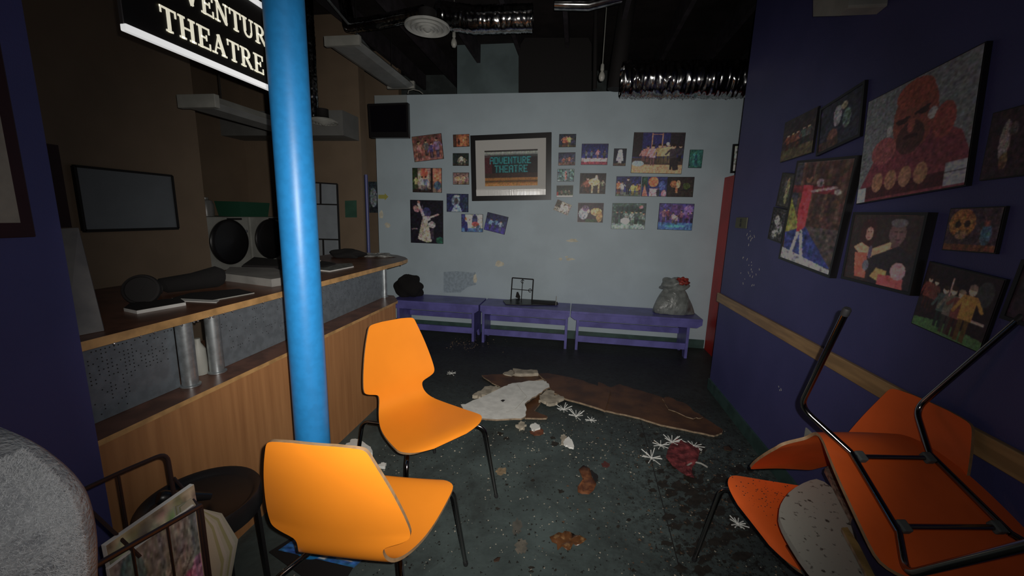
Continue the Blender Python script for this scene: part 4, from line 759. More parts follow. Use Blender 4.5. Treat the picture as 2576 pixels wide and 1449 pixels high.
specks(700, mat('brown_grit_mat', (.10, .06, .035), .8), 'brown_grit', 'brown grit and leaf crumbs mixed in along the right side', .006, lambda r: (.75+r.gauss(0, .35), r.uniform(.8, 2.8)), 4)
specks(300, M_brown2, 'bench_litter', 'pale litter under the left and middle benches', .006, lambda r: (r.gauss(-1.5, .3), r.gauss(4.55, .15)), 6)
M_st = mat('dried_mud_stain', (.16, .14, .11), .8, scale=18, c2=(.09, .085, .07))
def flatpatch(cx, cy, rx, ry, m_, seed):
    r2 = random.Random(seed); P = [at(cx+rx*r2.uniform(.65, 1.1)*math.cos(t), cy+ry*r2.uniform(.65, 1.1)*math.sin(t), 2, .0012) for t in np.linspace(0, 6.28, 22)[:-1]]
    return MB().prism(P, (0, 0, -.001)).obj('mud_stain', m_, fl)
flatpatch(1311, 1374, 17, 24, M_st, 1); flatpatch(1300, 1325, 14, 22, mat('dried_mud_thin', (.10, .095, .08), .8, noise=.3, scale=20), 2)
MD = mat('wet_dirt_stain', (.03, .025, .019), .6, noise=.4, scale=25)
r2 = random.Random(11)
dp = MB()
for k in range(150):
    cx, cy = (r2.gauss(1780, 70), r2.gauss(1290, 90)) if k < 110 else (r2.uniform(1250, 1800), r2.uniform(1080, 1440)); s_ = r2.uniform(4, 16)*(1.3 if k < 110 else .6)
    if k < 110: cx += (cy-1290)*.1
    P = [at(cx+s_*r2.uniform(.4, 1.3)*math.cos(t), cy+s_*.7*r2.uniform(.4, 1.3)*math.sin(t), 2, .0010+k*.00001) for t in np.linspace(0, 6.28, 14)[:-1]]
    if max(p[0] for p in P) < 1.31: dp.add(P, [tuple(range(13))])
o = dp.obj('dirt_smears', MD, fl); o['kind'] = 'stuff'
# ---------------------------------------------------------------- magazine & mat under near chair
t = thing('magazine', 'blue and white magazine on a black mat under the nearest orange chair', 'magazine', tuple(at(780, 1400, 2, 0)))
MB().prism([at(x, y, 2, .004) for x, y in ((676, 1388), (735, 1352), (895, 1415), (862, 1470), (760, 1449))], (0, 0, -.004)).obj('black_mat', M_blackm, t)
c = Cv(50, 30, (20, 75, 140), 61); c.rect(.25, .45, .6, .9, (185, 185, 180)); c.rect(.62, .5, .95, .8, (30, 90, 160)); c.rect(.7, .6, .9, .66, (190, 190, 190)); c.rect(.05, .1, .95, .16, (150, 170, 190)); c.poly([(.1, .5), (.3, .35), (.5, .5), (.3, .75)], (200, 195, 185)); c.noise(.12)
Pa, Pb, Pc = Vector(at(700, 1384, 2, .007)), Vector(at(890, 1428, 2, .007)), Vector(at(742, 1355, 2, .007))
grid_print(c, 2.2, Pc, Pb-Pa, Pa-Pc-(Pb-Pa)*0.0, t, 'cover'); rebase(t)
# ---------------------------------------------------------------- black stool
t = thing('round_stool', 'round black stool between the wire magazine rack and the nearest chair', 'stool', (-1.295, 1.10, 0))
MB().lathe([(.0, .505), (.15, .505), (.16, .512), (.172, .525), (.183, .528), (.188, .520), (.188, .455), (.175, .45), (0, .45)], 48).obj('seat', M_black, t, smooth=True)
for k in range(4):
    a = math.radians(-25+90*k); d = Vector((math.cos(a), math.sin(a), 0)); s_ = Vector((-d.y, d.x, 0))
    P = [d*.165+s_*.018+Vector((0, 0, .47)), d*.165-s_*.018+Vector((0, 0, .47)), d*.185-s_*.018+Vector((0, 0, 0)), d*.185+s_*.018+Vector((0, 0, 0))]
    lg = MB().prism(P, d*.012).obj('leg', M_black, t)
    if k == 0: MB().prism([p+d*.0125 for p in (d*.17+s_*.012+Vector((0, 0, .42)), d*.17-s_*.012+Vector((0, 0, .42)), d*.174-s_*.012+Vector((0, 0, .33)), d*.174+s_*.012+Vector((0, 0, .33)))], d*.001).obj('label_sticker', mat('silver_sticker', (.4, .42, .42), .4), lg)
A_ = Vector(at(398, 1252, 2, .60)); B_ = Vector(at(470, 1250, 2, .56))
o = MB().tube([A_, A_+(B_-A_)*.12, A_+(B_-A_)*.35, B_, B_+(B_-A_)*.9], [.018, .024, .021, .019, .012], 14).obj('torch', M_black, smooth=True); tag(o, 'short black cylindrical torch lying across the round black stool', 'torch')
# ---------------------------------------------------------------- wire magazine rack + magazines
t = thing('magazine_rack', 'dark wire magazine rack holding magazines at bottom left', 'rack', (-1.05, .72, 0))
MW = mat('dark_brown_wire', (.035, .02, .018), .45, metal=.3)
P_ = [Vector(at(192, 1240, 0, -1.1)), Vector(at(300, 1185, 0, -1.1)), Vector(at(402, 1142, 0, -1.1)), Vector(at(425, 1160, 0, -1.1)), Vector(at(443, 1240, 0, -1.1))]
top = bentpath([P_[0], (P_[0]+P_[2])/2, Vector(at(420, 1138, 0, -1.1)), P_[4]+Vector((0, 0, -.30)), Vector((-1.1, P_[4].y+.01, 0.02))], .03, 5)
MB().tube(top, .0055, 8).obj('back_frame', MW, t, smooth=True)
MB().tube([P_[0], Vector((-1.1, P_[0].y, .02))], .005, 8).obj('back_leg', MW, t)
fA, fB = Vector(at(225, 1432, 0, -.95)), Vector(at(505, 1272, 0, -.95))
MB().tube([fA-(fB-fA)*.1, fB], .0065, 8).obj('front_rail', MW, t)
for y in (fA.y-.05, fB.y): MB().tube([(-.95, y, fA.z if y < fB.y else fB.z), (-.95, y, .02)], .005, 8).obj('front_leg', MW, t)
for y in (.66, .735): MB().tube([Vector((-1.1, y, .90)), Vector((-1.1, y, .45))], .003, 6).obj('back_wire', MW, t)
for y in np.linspace(fA.y, fB.y-.01, 4): MB().tube([Vector((-.95, y, fA.z+(fB.z-fA.z)*(y-fA.y)/(fB.y-fA.y))), Vector((-.95, y, .42))], .003, 6).obj('front_wire', MW, t)
for y in (P_[0].y, P_[4].y):
    MB().tube([(-1.1, y, .80 if y > .8 else .9), (-.95, min(y, fB.y), .77)], .004, 6).obj('side_wire', MW, t)
MB().box((-1.105, .6, .40), (-.945, .875, .412)).obj('shelf', MW, t)
for k in range(4): MB().tube([(-1.1+.05*k, .6, .415), (-1.1+.05*k, .87, .415)], .003, 6).obj('shelf_wire', MW, t)
rebase(t)
c = Cv(90, 70, (105, 105, 100), 62); c.rect(0, 0, 1, .3, (90, 92, 90)); c.ell(.2, .2, .14, .2, (60, 85, 90)); c.ell(.15, .6, .2, .3, (52, 60, 70)); c.ell(.45, .7, .18, .25, (70, 78, 80)); c.ell(.85, .75, .22, .3, (130, 60, 95)); c.ell(.95, .6, .13, .2, (150, 90, 120)); c.line(.35, .5, .8, .25, .008, (55, 50, 50)); c.line(.5, .62, .9, .35, .008, (60, 50, 55)); c.noise(.16, 2)
def mag(label, x, y0_, y1_, z0, z1, lean, cv, n, th, group='magazines in the wire rack'):
    t = thing('magazine', label, 'magazine', (x, (y0_+y1_)/2, z0), group)
    MB().prism([(0, y0_-(y0_+y1_)/2, 0), (0, (y1_-y0_)/2, 0), (lean, (y1_-y0_)/2, z1-z0), (lean, -(y1_-y0_)/2, z1-z0)], (-th, 0, 0)).obj('pages', M_paper, t)
    if cv is not None: grid_print(cv, 1.9, Vector((lean+.001, -(y1_-y0_)/2, z1-z0)), Vector((0, y1_-y0_, 0)), Vector((-lean, 0, -(z1-z0))), t, 'cover')
    return t
mag('front magazine with grey and pink cover in the wire rack', -.966, .60, .80, .42, .785, .0, c, 0, .008)
c2_ = Cv(30, 40, (120, 115, 90), 63); c2_.noise(.15, 2)
mag('plain cream magazine behind the pink-covered one', -.985, .62, .83, .42, .82, -.01, c2_, 1, .012)
fan = MB(); 
tg = thing('open_magazine', 'magazine with fanned yellowish pages at the right of the wire rack', 'magazine', (-.972, .80, .42))
for k in range(7):
    e = .012*k; MB().prism([(-.004*k, -.02, 0), (-.004*k, .03+e, 0), (-.004*k, .06+e*1.2, .12), (-.004*k, .045+e*.8, .25), (-.004*k, .0, .385-.004*k), (-.004*k, -.03, .38)], (-.0012, 0, 0)).obj('page', mat('yellowed_page%d' % (k % 3), [(.34, .32, .25), (.26, .25, .13), (.38, .35, .30)][k % 3], .8, noise=.15), tg)
# ---------------------------------------------------------------- fuzzy grey armchair back, lower left
t = thing('fleece_armchair', 'tall rounded armchair back in fuzzy grey fleece at the lower left corner', 'armchair', (-.85, .42, 0))
MF = mat('grey_fleece', (.50, .52, .55), .95, scale=22, c2=(.28, .295, .33), bump=.8, bscale=120, lo_=.35, hi_=.65)
import mathutils
prof = [(215, 1449+260), (219, 1449), (214, 1370), (200, 1300), (182, 1252), (150, 1208), (112, 1172), (60, 1130), (0, 1096), (-90, 1060), (-200, 1050), (-330, 1090), (-430, 1180), (-480, 1300), (-500, 1449+260)]
front = [Vector(at(x, y, 1, .46)) for x, y in prof]
for p in front: p.y = .33; p.x = max(p.x, -1.38)
cen = sum(front, Vector())/len(front); cen.z = .95; cen.x = -1.05
V = []; n = len(front); lay = [(.0, .88), (.015, .93), (.045, .97), (.09, .99), (.13, 1.0), (.15, .97), (.165, .90)]
M = MB()
sm = []
for i in range(n-1):
    for k in range(4): sm.append(front[i].lerp(front[i+1], k/4))
sm.append(front[-1]); 
for _ in range(3): sm = [sm[0]]+[(sm[i-1]+sm[i]*2+sm[i+1])/4 for i in range(1, len(sm)-1)]+[sm[-1]]
sm = [Vector((sm[0].x, sm[0].y, .30))]+sm+[Vector((sm[-1].x, sm[-1].y, .30))]; n = len(sm)
for dy, s_ in lay:
    for p in sm: V.append(Vector((cen.x+(p.x-cen.x)*s_, p.y+dy, max(.30, cen.z+(p.z-cen.z)*s_))))
F_ = [(j*n+i, j*n+i+1, (j+1)*n+i+1, (j+1)*n+i) for j in range(len(lay)-1) for i in range(n-1)]
F_ += [tuple(range(n)), tuple(range((len(lay)-1)*n+n-1, (len(lay)-1)*n-1, -1))]
bk = M.add(V, F_).obj('backrest', MF, t, smooth=True, angle=3.)
fz = MB(); r2 = random.Random(21)
def hair(p, nrm):
    d = (nrm*r2.uniform(.4, 1)+Vector((r2.gauss(0, .5), r2.gauss(0, .5), r2.gauss(0, .5)))).normalized(); L = r2.uniform(.004, .013); s_ = d.orthogonal().normalized()*.00035
    fz.add([p-s_, p+s_, p+d*L], [(0, 1, 2)])
for k in range(42000):
    j = r2.random(); i = r2.randrange(4, n-30) if n > 40 else r2.randrange(n-1); u = r2.random()
    if r2.random() < .45:
        q = int(j*(len(lay)-1)); q = min(q, 3); a = V[q*n+i].lerp(V[q*n+i+1], u); b_ = V[(q+1)*n+i].lerp(V[(q+1)*n+i+1], u); p = a.lerp(b_, r2.random()); nr = Vector((p.x-cen.x, -.02, p.z-cen.z)).normalized()
    else:
        s_ = math.sqrt(r2.random()); a = V[i].lerp(V[i+1], u); c_ = Vector((cen.x, a.y, cen.z)); p = c_.lerp(a, s_); nr = Vector((0, -1, 0))
    if p.x > -1.15 and p.z > .7: hair(p, nr)
o = fz.obj('fuzz', mat('fleece_fibre', (.75, .77, .80), .9), bk); o['kind'] = 'stuff'
MB().box((cen.x-.33, -.05, .30), (cen.x+.30, .36, .45)).obj('seat_cushion', MF, t, bevel=.03)
for x in (-.28, .28):
    for y in (.0, .44): MB().tube([(cen.x+x, y, .31), (cen.x+x, y, 0)], [.022, .015], 10).obj('leg', M_black, t)
rebase(t)
# ---------------------------------------------------------------- left wall notice frame
def onx(x, q): return [Vector(at(a, b_, 0, x)) for a, b_ in q]
t = thing('notice_frame', 'dark-framed pale notice board on the purple wall at the far left', 'notice board', (-1.44, .75, 1.9))
MB().box((-1.45, .10, 1.477), (-1.425, at(93, 598, 0, -1.425)[1], 2.75)).obj('frame', M_dred, t, bevel=.003)
MB().box((-1.4245, .16, 1.515), (-1.422, at(52, 562, 0, -1.422)[1], 2.7)).obj('notice_sheet', mat('stained_paper', (.42, .38, .32), .8, noise=.45, scale=5), t); rebase(t)
# ---------------------------------------------------------------- things on the upper counter
zc = cz
def on(x, y, z=zc): return Vector(at(x, y, 2, z))
t = thing('wall_clock', 'round grey wall clock leaning on the counter left of the black case', 'clock', tuple(on(360, 765)))
c0 = on(358, 766); Rc = .066; nrm = Vector((.55, -.75, .28)).normalized(); upv = (Vector((0, 0, 1))-nrm*nrm.z).normalized(); rt = upv.cross(nrm)
Mk = Matrix((rt, upv, nrm)).transposed().to_4x4(); Mk.translation = c0+upv*Rc
MB().lathe([(Rc, -.012), (Rc+.004, 0), (Rc, .014), (Rc-.008, .016), (Rc-.010, .008)], 40, M=Mk).obj('rim', M_blackm, t, smooth=True)
MB().lathe([(0, .006), (Rc-.009, .006)], 40, M=Mk).obj('dial', mat('dial_grey', (.24, .25, .28), .5), t)
for a, L in ((.2, .06), (1.1, .045)):
    d = rt*math.cos(a)+upv*math.sin(a); p = c0+upv*Rc+nrm*.009; s_ = d.cross(nrm)*.002
    MB().prism([p-s_, p+d*L-s_*.5, p+d*L+s_*.5, p+s_], nrm*.001).obj('hand', M_blackm, t)
rebase(t)
t = thing('black_case', 'long black padded case lying on the counter beside the clock', 'case', tuple(on(480, 730)))
a, b_ = on(405, 742), on(560, 722)
MB().tube([a+Vector((0, 0, .035)), a.lerp(b_, .05)+Vector((0, 0, .045)), a.lerp(b_, .5)+Vector((0, 0, .05)), a.lerp(b_, .9)+Vector((0, 0, .062)), b_+Vector((0, 0, .058))], [.02, .04, .045, .058, .045], 14).obj('case_body', mat('black_fabric', (.008,)*3, .95), t, smooth=True)
MB().tube([a+Vector((0, 0, .035))-(b_-a)*.03, a+Vector((0, 0, .035))], [.025, .03], 12).obj('end_cap', M_blackm, t); rebase(t)
def bookslab(name, q, h, m_, label, cat, z=zc, page=None):
    P = [on(x, y, z) for x, y in q]; o = MB().prism(P, (0, 0, h), 0, 1 if page else None).obj(name, [m_, page] if page else m_); return tag(o, label, cat)
bookslab('book', [(312, 783), (345, 790), (468, 768), (452, 756), (330, 768)], .014, M_blackm, 'dark-covered book with white page edges at the left end of countertop', 'book', page=M_paper)
bookslab('papers', [(432, 752), (535, 757), (640, 738), (600, 728), (480, 738)], .004, M_blackm, 'thin dark folders spread in front of the black case', 'folder', page=M_lwhite)
bookslab('papers', [(450, 758), (545, 762), (552, 756), (470, 750)], .003, M_paper, 'loose white sheets beneath the dark folders', 'papers')
bookslab('paper_box', [(562, 706), (684, 722), (745, 712), (690, 690), (580, 688)], .045, mat('grey_carton', (.30, .29, .27), .8, noise=.2), 'pale grey flat carton on the counter left of the blue column', 'box')
bookslab('black_pad', [(612, 676), (700, 680), (730, 665), (640, 655)], .03, M_blackm, 'dark folded pad behind the pale carton', 'pad')
bookslab('magazine', [(790, 680), (830, 684), (890, 672), (885, 664), (800, 668)], .008, mat('grey_magazine', (.3, .32, .3), .5, noise=.5, scale=30), 'grey magazine on the counter right of the blue column', 'magazine', page=M_paper)
bookslab('book', [(770, 668), (815, 676), (845, 668), (800, 660)], .02, M_blackm, 'black book just right of the blue column on the counter', 'book')
o = lump('plastic_wrap', 'crumpled clear-white plastic wrap at the far end of the countertop', 'plastic', tuple(on(950, 645)+Vector((0, 0, .012))), (.15, .10, .02), 31, mat('crumpled_plastic', (.42, .42, .40), .3, noise=.5, scale=20, bump=1, bscale=40), .4, zc+.001, 4)
o = lump('dark_bag', 'black soft bag behind the blue-grey pole at counter end', 'bag', tuple(on(885, 648)+Vector((-.05, 0, .03))), (.16, .10, .05), 33, mat('black_fabric', (.008,)*3, .95), .25, zc+.001)
tag(MB().tube([on(928, 640), Vector((on(928, 640).x, on(928, 640).y, 1.93))], .016, 12).obj('thin_pole', mat('blue_grey_paint', (.06, .07, .2), .4), smooth=True), 'thin dark blue pole standing at the far end of the counter', 'pole')
tag(MB().lathe([(.0, 0), (.028, 0), (.030, .05), (.028, .12), (.012, .15), (.012, .17), (0, .17)], 20).obj('bottle', M_lwhite, smooth=True), 'white plastic bottle on the ledge between the two steel posts', 'bottle').location = (-1.68, 1.50, .806)
t_ = tag(MB().prism([Vector(at(168, 850, 2, zc+.001)), Vector(at(262, 832, 2, zc+.001)), Vector(at(197, 573, 1, 1.20)), Vector(at(118, 577, 1, 1.15))], (-.02, .015, 0)).obj('leaning_board', mat('stained_grey_card', (.24, .23, .22), .8, scale=6, c2=(.15, .145, .15))), 'stained grey sheet leaning on the counter beside the purple wall edge', 'sheet')
c = Cv(20, 20, (80, 10, 10), 1)
tag(MB().box((-3.3, 1.45, at(178, 572, 0, -3.28)[2]), (-3.27, at(178, 572, 0, -3.28)[1], at(178, 370, 0, -3.28)[2])).obj('red_wall_panel', M_dred), 'dark red panel on the office wall left of the whiteboard', 'panel')
tag(MB().prism([on(786, 668), on(800, 664), on(806, 655, zc+.03), on(796, 652, zc+.03)], (0, .01, 0)).obj('paper_scrap', M_paper), 'bright white paper scrap beside the blue column on countertop', 'paper')
# ---------------------------------------------------------------- office things
t = thing('whiteboard', 'large whiteboard with dark frame on the tan office wall', 'whiteboard', (-3.28, 2.5, 1.6))
Q = onx(-3.29, [(195, 424), (431, 438), (443, 573), (200, 583)])
ys = [q.y for q in Q]; yy0, yy1 = (Q[0].y+Q[3].y)/2, (Q[1].y+Q[2].y)/2; zz0, zz1 = (Q[2].z+Q[3].z)/2, (Q[0].z+Q[1].z)/2
MB().box((-3.3, yy0, zz0), (-3.28, yy1, zz1)).obj('board_surface', mat('whiteboard_surface', (.17, .19, .21), .35, noise=.15, scale=3), t)
for a_, b__ in (((yy0, zz0-.01), (yy1, zz0+.01)), ((yy0, zz1-.008), (yy1, zz1+.008)), ((yy1-.008, zz0), (yy1+.008, zz1)), ((yy0-.008, zz0), (yy0+.008, zz1))):
    MB().box((-3.3, a_[0], a_[1]), (-3.272, b__[0], b__[1])).obj('frame_strip', M_blackm, t)
rebase(t)
def dryer(y0_, y1_, label):
    t = thing('tumble_dryer', label, 'dryer', (-4.1, (y0_+y1_)/2, .6), 'front-loading machines in the office recess'); yc = (y0_+y1_)/2
    MB().box((-4.38, y0_, .60), (-3.8, y1_, 1.465)).obj('cabinet', M_lwhite, t, bevel=.01)
    Mk = Matrix.Translation((-3.8, yc, 1.19)) @ Matrix.Rotation(math.pi/2, 4, 'Y')
    MB().lathe([(.245, 0), (.25, .02), (.235, .035), (.21, .04), (0, .055)], 40, M=Mk).obj('door', M_black, t, smooth=True)
    MB().box((-3.802, yc-.0, 1.43), (-3.796, yc+.2, 1.452)).obj('control_display', M_blackm, t)
    MB().lathe([(0, .012), (.018, .01), (.02, 0)], 14, M=Matrix.Translation((-3.8, y1_-.05, 1.30)) @ Matrix.Rotation(math.pi/2, 4, 'Y')).obj('knob', M_steel, t); rebase(t)
dryer(3.60, 4.19, 'left white front-loading dryer with round black door in the office recess')
dryer(4.21, 4.80, 'right white front-loading dryer, half hidden by the blue column')
tag(MB().box((-4.38, 3.58, 0), (-3.79, 4.84, .60)).obj('plinth', M_white), 'long white plinth under the two dryers', 'plinth')
gm = mat('green_basket', (.03, .12, .07), .5)
t = MB(); t.prism([(-4.2, 4.20, 1.467), (-3.9, 4.20, 1.467), (-3.9, 4.62, 1.467), (-4.2, 4.62, 1.467)], (0, 0, .01)); 
for a_, b__ in (((-4.2, 4.2), (-3.9, 4.2)), ((-3.9, 4.2), (-3.9, 4.62)), ((-3.9, 4.62), (-4.2, 4.62)), ((-4.2, 4.62), (-4.2, 4.2))):
    A1, B1 = Vector((*a_, 1.467)), Vector((*b__, 1.467)); cc = Vector((-4.05, 4.41, 1.467)); up_ = Vector((0, 0, .17)); o1 = (A1-cc)*.12; o2 = (B1-cc)*.12; t.add([A1, B1, B1+up_+o2, A1+up_+o1], [(0, 1, 2, 3)])
o = t.obj('laundry_basket', gm); o.modifiers.new('s', 'SOLIDIFY').thickness = .006; tag(o, 'dark green open basket on top of the right dryer', 'basket')
tag(MB().lathe([(0, 0), (.07, 0), (.075, .12), (.06, .17), (.03, .18), (.03, .2), (0, .2)], 20).obj('plastic_jug', mat('cloudy_plastic', (.2, .2, .19), .3), smooth=True), 'cloudy plastic jug on top of the left dryer', 'jug').location = (-4.0, 3.85, 1.467)
def sheet_on(name, q, ax, v, m_, label, cat, th=.004):
    P = [Vector(at(x, y, ax, v)) for x, y in q]; off = (0, -th, 0) if ax == 1 else (th, 0, 0)
    return tag(MB().prism(P, off).obj(name, m_), label, cat)
sheet_on('wall_notice', [(640, 460), (664, 460), (665, 484), (641, 484)], 0, -4.395, M_lwhite, 'small pale notice on the recess wall above the dryers', 'notice')
sheet_on('green_notice', [(868, 505), (897, 504), (898, 547), (869, 547)], 1, 4.895, mat('dark_green_card', (.05, .13, .09), .5, noise=.2), 'dark green card on tan wall right of the panelled screen', 'notice')
tq = thing('panel_screen', 'black-framed screen with five pale panes behind the blue column', 'screen', tuple(at(815, 640, 1, 4.6)))
def bar(a_, b__, r): MB().tube([Vector(at(*a_, 1, 4.6)), Vector(at(*b__, 1, 4.6))], r, 4).obj('frame_bar', M_blackm, tq)
for a_, b__ in (((770, 458), (848, 463)), ((848, 463), (856, 665)), ((770, 458), (775, 665)), ((772, 513), (849, 515)), ((776, 601), (854, 603)), ((806, 461), (807, 514)), ((813, 602), (815, 662))): bar(a_, b__, .012)
mp_ = mat('pale_pane', (.30, .33, .36), .5, noise=.1)
for q_ in ([(770, 460), (805, 461), (806, 513), (772, 513)], [(808, 461), (847, 463), (848, 514), (808, 514)], [(772, 515), (849, 516), (853, 601), (776, 600)], [(776, 603), (812, 603), (814, 662), (777, 662)], [(815, 603), (854, 604), (855, 663), (816, 662)]):
    MB().prism([Vector(at(x, y, 1, 4.605)) for x, y in q_], (0, .006, 0)).obj('pane', mp_, tq)
for x_ in (.0,): MB().box((tq.location.x-.2, 4.58, 0), (tq.location.x+.2, 4.64, .95)).obj('stand', M_blackm, tq)
rebase(tq)
c = Cv(24, 60, (35, 45, 50), 70); c.ell(.5, .5, .3, .3, (90, 100, 105)); c.rect(0, .8, 1, 1, (28, 35, 40)); c.noise(.2)
t = thing('corridor_poster', 'dark poster in the corridor at the left end of the grey wall', 'poster', tuple(at(937, 495, 1, 5.98)))
A = Vector(at(924, 457, 1, 5.98)); B = Vector(at(952, 457, 1, 5.98)); D = Vector(at(927, 535, 1, 5.98))
MB().prism([A, B, B+(D-A), D], (0, .01, 0)).obj('backing_board', M_blackm, t); rebase(t)
grid_print(c, 3., A-Vector(t.location)-Vector((0, .002, 0)), B-A, D-A, t)
# fluorescent fittings
def fitting(x, y0_, y1_, z, label, w_=.13):
    t = thing('strip_light', label, 'ceiling light', (x, (y0_+y1_)/2, z)); hh = .06
    L = (y1_-y0_)/2
    MB().prism([(-w_/2, -L, .03), (w_/2, -L, .03), (w_*.35, -L, .08), (-w_*.35, -L, .08)], (0, 2*L, 0)).obj('housing', M_lwhite, t)
    MB().prism([(-w_/2, -L+.02, .03), (w_/2, -L+.02, .03), (w_*.3, -L+.02, 0), (-w_*.3, -L+.02, 0)], (0, 2*L-.04, 0)).obj('diffuser', mat('frosted_diffuser', (.34, .35, .34), .4, noise=.15), t, bevel=.006)
    for s_ in (-1, 1): MB().box((-w_/2, s_*L-.02, -.002), (w_/2, s_*L+.02, .085)).obj('end_cap', M_lwhite, t, bevel=.004)
    for s_ in (-.6, .6): MB().tube([(0, s_*L, .08), (0, s_*L, H-z)], .004, 6).obj('suspension_rod', M_blackm, t)
fitting(-2.27, 3.80, 5.085, 3.10, 'long pale strip light hanging above the television', .36)
fitting(-2.62, 2.55, 3.5, 2.24, 'dusty strip light low over the office, left of the blue column', .30)
# ---------------------------------------------------------------- ducts, diffusers, bulbs
def duct(pts, r, label, seed=1, wr=.10, m_=None, n=40, step=.012, cat='duct'):
    P = [Vector([float(c_) for c_ in p]) for p in pts]; path = []
    for a_, b__ in zip(P, P[1:]):
        k = max(2, int((b__-a_).length/step)); path += [a_.lerp(b__, i/k) for i in range(k)]
    path.append(P[-1]); r2 = np.random.RandomState(seed)
    d0 = (path[1]-path[0]).normalized(); aa = d0.orthogonal().normalized(); V = []; nn = len(path); noise = r2.normal(0, 1, (nn, n)); noise = (noise+np.roll(noise, 1, 1)+np.roll(noise, -1, 1))/2
    for i, p in enumerate(path):
        d = (path[min(i+1, nn-1)]-path[max(i-1, 0)]).normalized(); aa = (aa-d*aa.dot(d)).normalized(); bb = d.cross(aa); rad = r*(1+(.02 if i % 2 else -.0)+.012*math.sin(i*.9+3*math.sin(i*.23)))
        for k in range(n): V.append(p+(aa*math.cos(2*math.pi*k/n)+bb*math.sin(2*math.pi*k/n))*(rad+r*wr*.22*noise[i, k]))
    F__ = [(i*n+k, i*n+(k+1) % n, (i+1)*n+(k+1) % n, (i+1)*n+k) for i in range(nn-1) for k in range(n)]
    o = MB().add(V, F__).obj('flexible_duct', m_ or M_foil, smooth=True, angle=3.); tag(o, label, cat, 'foil ducts'); return o
duct([(-1.4, 4.0, 3.42), (-1.05, 4.0, 3.36), (-.50, 4.02, 3.36)], .115, 'crinkled foil duct running right from the round ceiling vent', 1)
duct([(-1.1, 3.6, 3.56), (-.4, 3.62, 3.60), (0.1, 3.7, 3.66), (.25, 3.75, H)], .10, 'crinkled foil duct at the top edge above the round vent', 2)
duct([(0.38, 4.55, 2.98), (1.95, 4.62, 2.98), (2.6, 4.62, 2.98)], .17, 'large foil duct lying just above the right end of the grey wall', 3, wr=.22)
duct([(-2.96, 4.3, H), (-2.96, 4.3, 2.56)], .06, 'upright foil duct dropping to a round vent over the office', 4)
duct([(-2.5, 4.2, H), (-2.4, 4.15, 3.42), (-2.0, 4.0, 3.38), (-1.5, 3.9, 3.40)], .06, 'thin foil duct joining the strip light side to the round vent', 5)
tag(MB().tube([(-.30, 4.0, 3.46), (.0, 4.0, 3.44), (.28, 4.02, 3.50)], .05, 12).obj('foil_hose', M_foil, smooth=True), 'smooth curved foil hose near the top centre', 'duct')
def vent(c_, r, label, m_):
    t = thing('round_vent', label, 'vent', c_, 'round ceiling vents')
    for k, (a_, b__, z) in enumerate(((1.0, .80, 0), (.74, .58, -.008), (.52, .38, -.014), (.33, .22, -.02))):
        MB().lathe([(r*a_, z+.012), (r*a_, z), (r*(a_-.04), z-.006), (r*b__, z+.022), (r*b__, z+.03)], 40).obj('ring', m_, t, smooth=True)
    MB().lathe([(r*.16, .02), (r*.17, -.02), (r*.08, -.034), (0, -.036)], 24).obj('centre_cone', m_, t, smooth=True)
    MB().lathe([(r*.7, .025), (r*.45, .045), (r*.38, .06), (r*.38, .14)], 32).obj('collar', M_blackm, t, smooth=True)
    return t
vp = at(1075, 70, 2, 3.2); vent(tuple(vp), .20, 'large round white ceiling vent hanging near the top centre', mat('white_vent_enamel', (.55, .56, .53), .5, noise=.15, scale=10))
vp2 = at(813, 308, 1, 4.3); vent((vp2[0], 4.3, 2.53), .16, 'round grey vent over the office, right of the blue column', M_lwhite)
def bulb(px, py, y, topz, label):
    p = Vector(at(px, py, 1, y)); t = thing('pendant_bulb', label, 'light bulb', p, 'bare bulbs on cords')
    MB().lathe([(0, -.045), (.016, -.04), (.027, -.022), (.030, 0), (.024, .022), (.014, .04), (.013, .05)], 20).obj('bulb', mat('frosted_bulb_glass', (.42, .42, .38), .35), t, smooth=True)
    MB().lathe([(.014, .05), (.018, .055), (.016, .10), (.006, .115)], 16).obj('lamp_holder', M_lwhite, t, smooth=True)
    MB().tube([(0, 0, .11), (.004, 0, topz-p.z)], .0035, 6).obj('cord', M_lwhite, t)
bulb(1514, 192, 4.2, H, 'bare bulb on a long white cord above the grey wall centre')
bulb(1142, 108, 4.2, H, 'bare bulb just right of the large round ceiling vent')
tag(MB().prism([Vector(at(x, y, 1, 5.5)) for x, y in ((1305, 120), (1320, 95), (1480, 95), (1488, 110), (1488, 300), (1305, 300))], (0, .8, 0)).obj('black_air_duct', M_blackm, bevel=.03), 'large square black air duct standing behind the grey wall', 'duct')
MG = M_dpanel
tag(MB().prism([Vector(at(x, y, 1, 5.9)) for x, y in ((1150, 98), (1318, 98), (1318, 300), (1150, 300))], (0, .1, 0)).obj('grey_panel', M_dpanel), 'grey-green panel rising behind the grey wall, left of the black duct', 'panel')
tag(MB().tube([Vector(at(1585, -40, 1, 4.9)), Vector(at(1548, 225, 1, 4.9))], .09, 20).obj('black_pipe', M_blackm, smooth=True), 'thick black slanting pipe above the grey wall, right of the bulb', 'pipe')
tag(MB().tube([Vector(at(1500, -40, 1, 4.95)), Vector(at(1496, 225, 1, 4.95))], .025, 12).obj('thin_black_pipe', M_blackm, smooth=True), 'thin upright black pipe beside the bulb cord', 'pipe')
tag(MB().tube([(-2.3, 3.2, 3.5), (-2.36, 4.0, 3.42), (-2.42, 5.0, 3.30)], .012, 8).obj('conduit', M_steel), 'thin metal conduit running along above the strip light', 'conduit')
tag(MB().tube([Vector(at(x, y, 1, 5.15)) for x, y in ((1026, 236), (1028, 228), (1040, 225), (1055, 229), (1064, 236))], .006, 8).obj('wire_loop', M_lwhite), 'loop of white cable on the top edge of grey wall', 'cable')
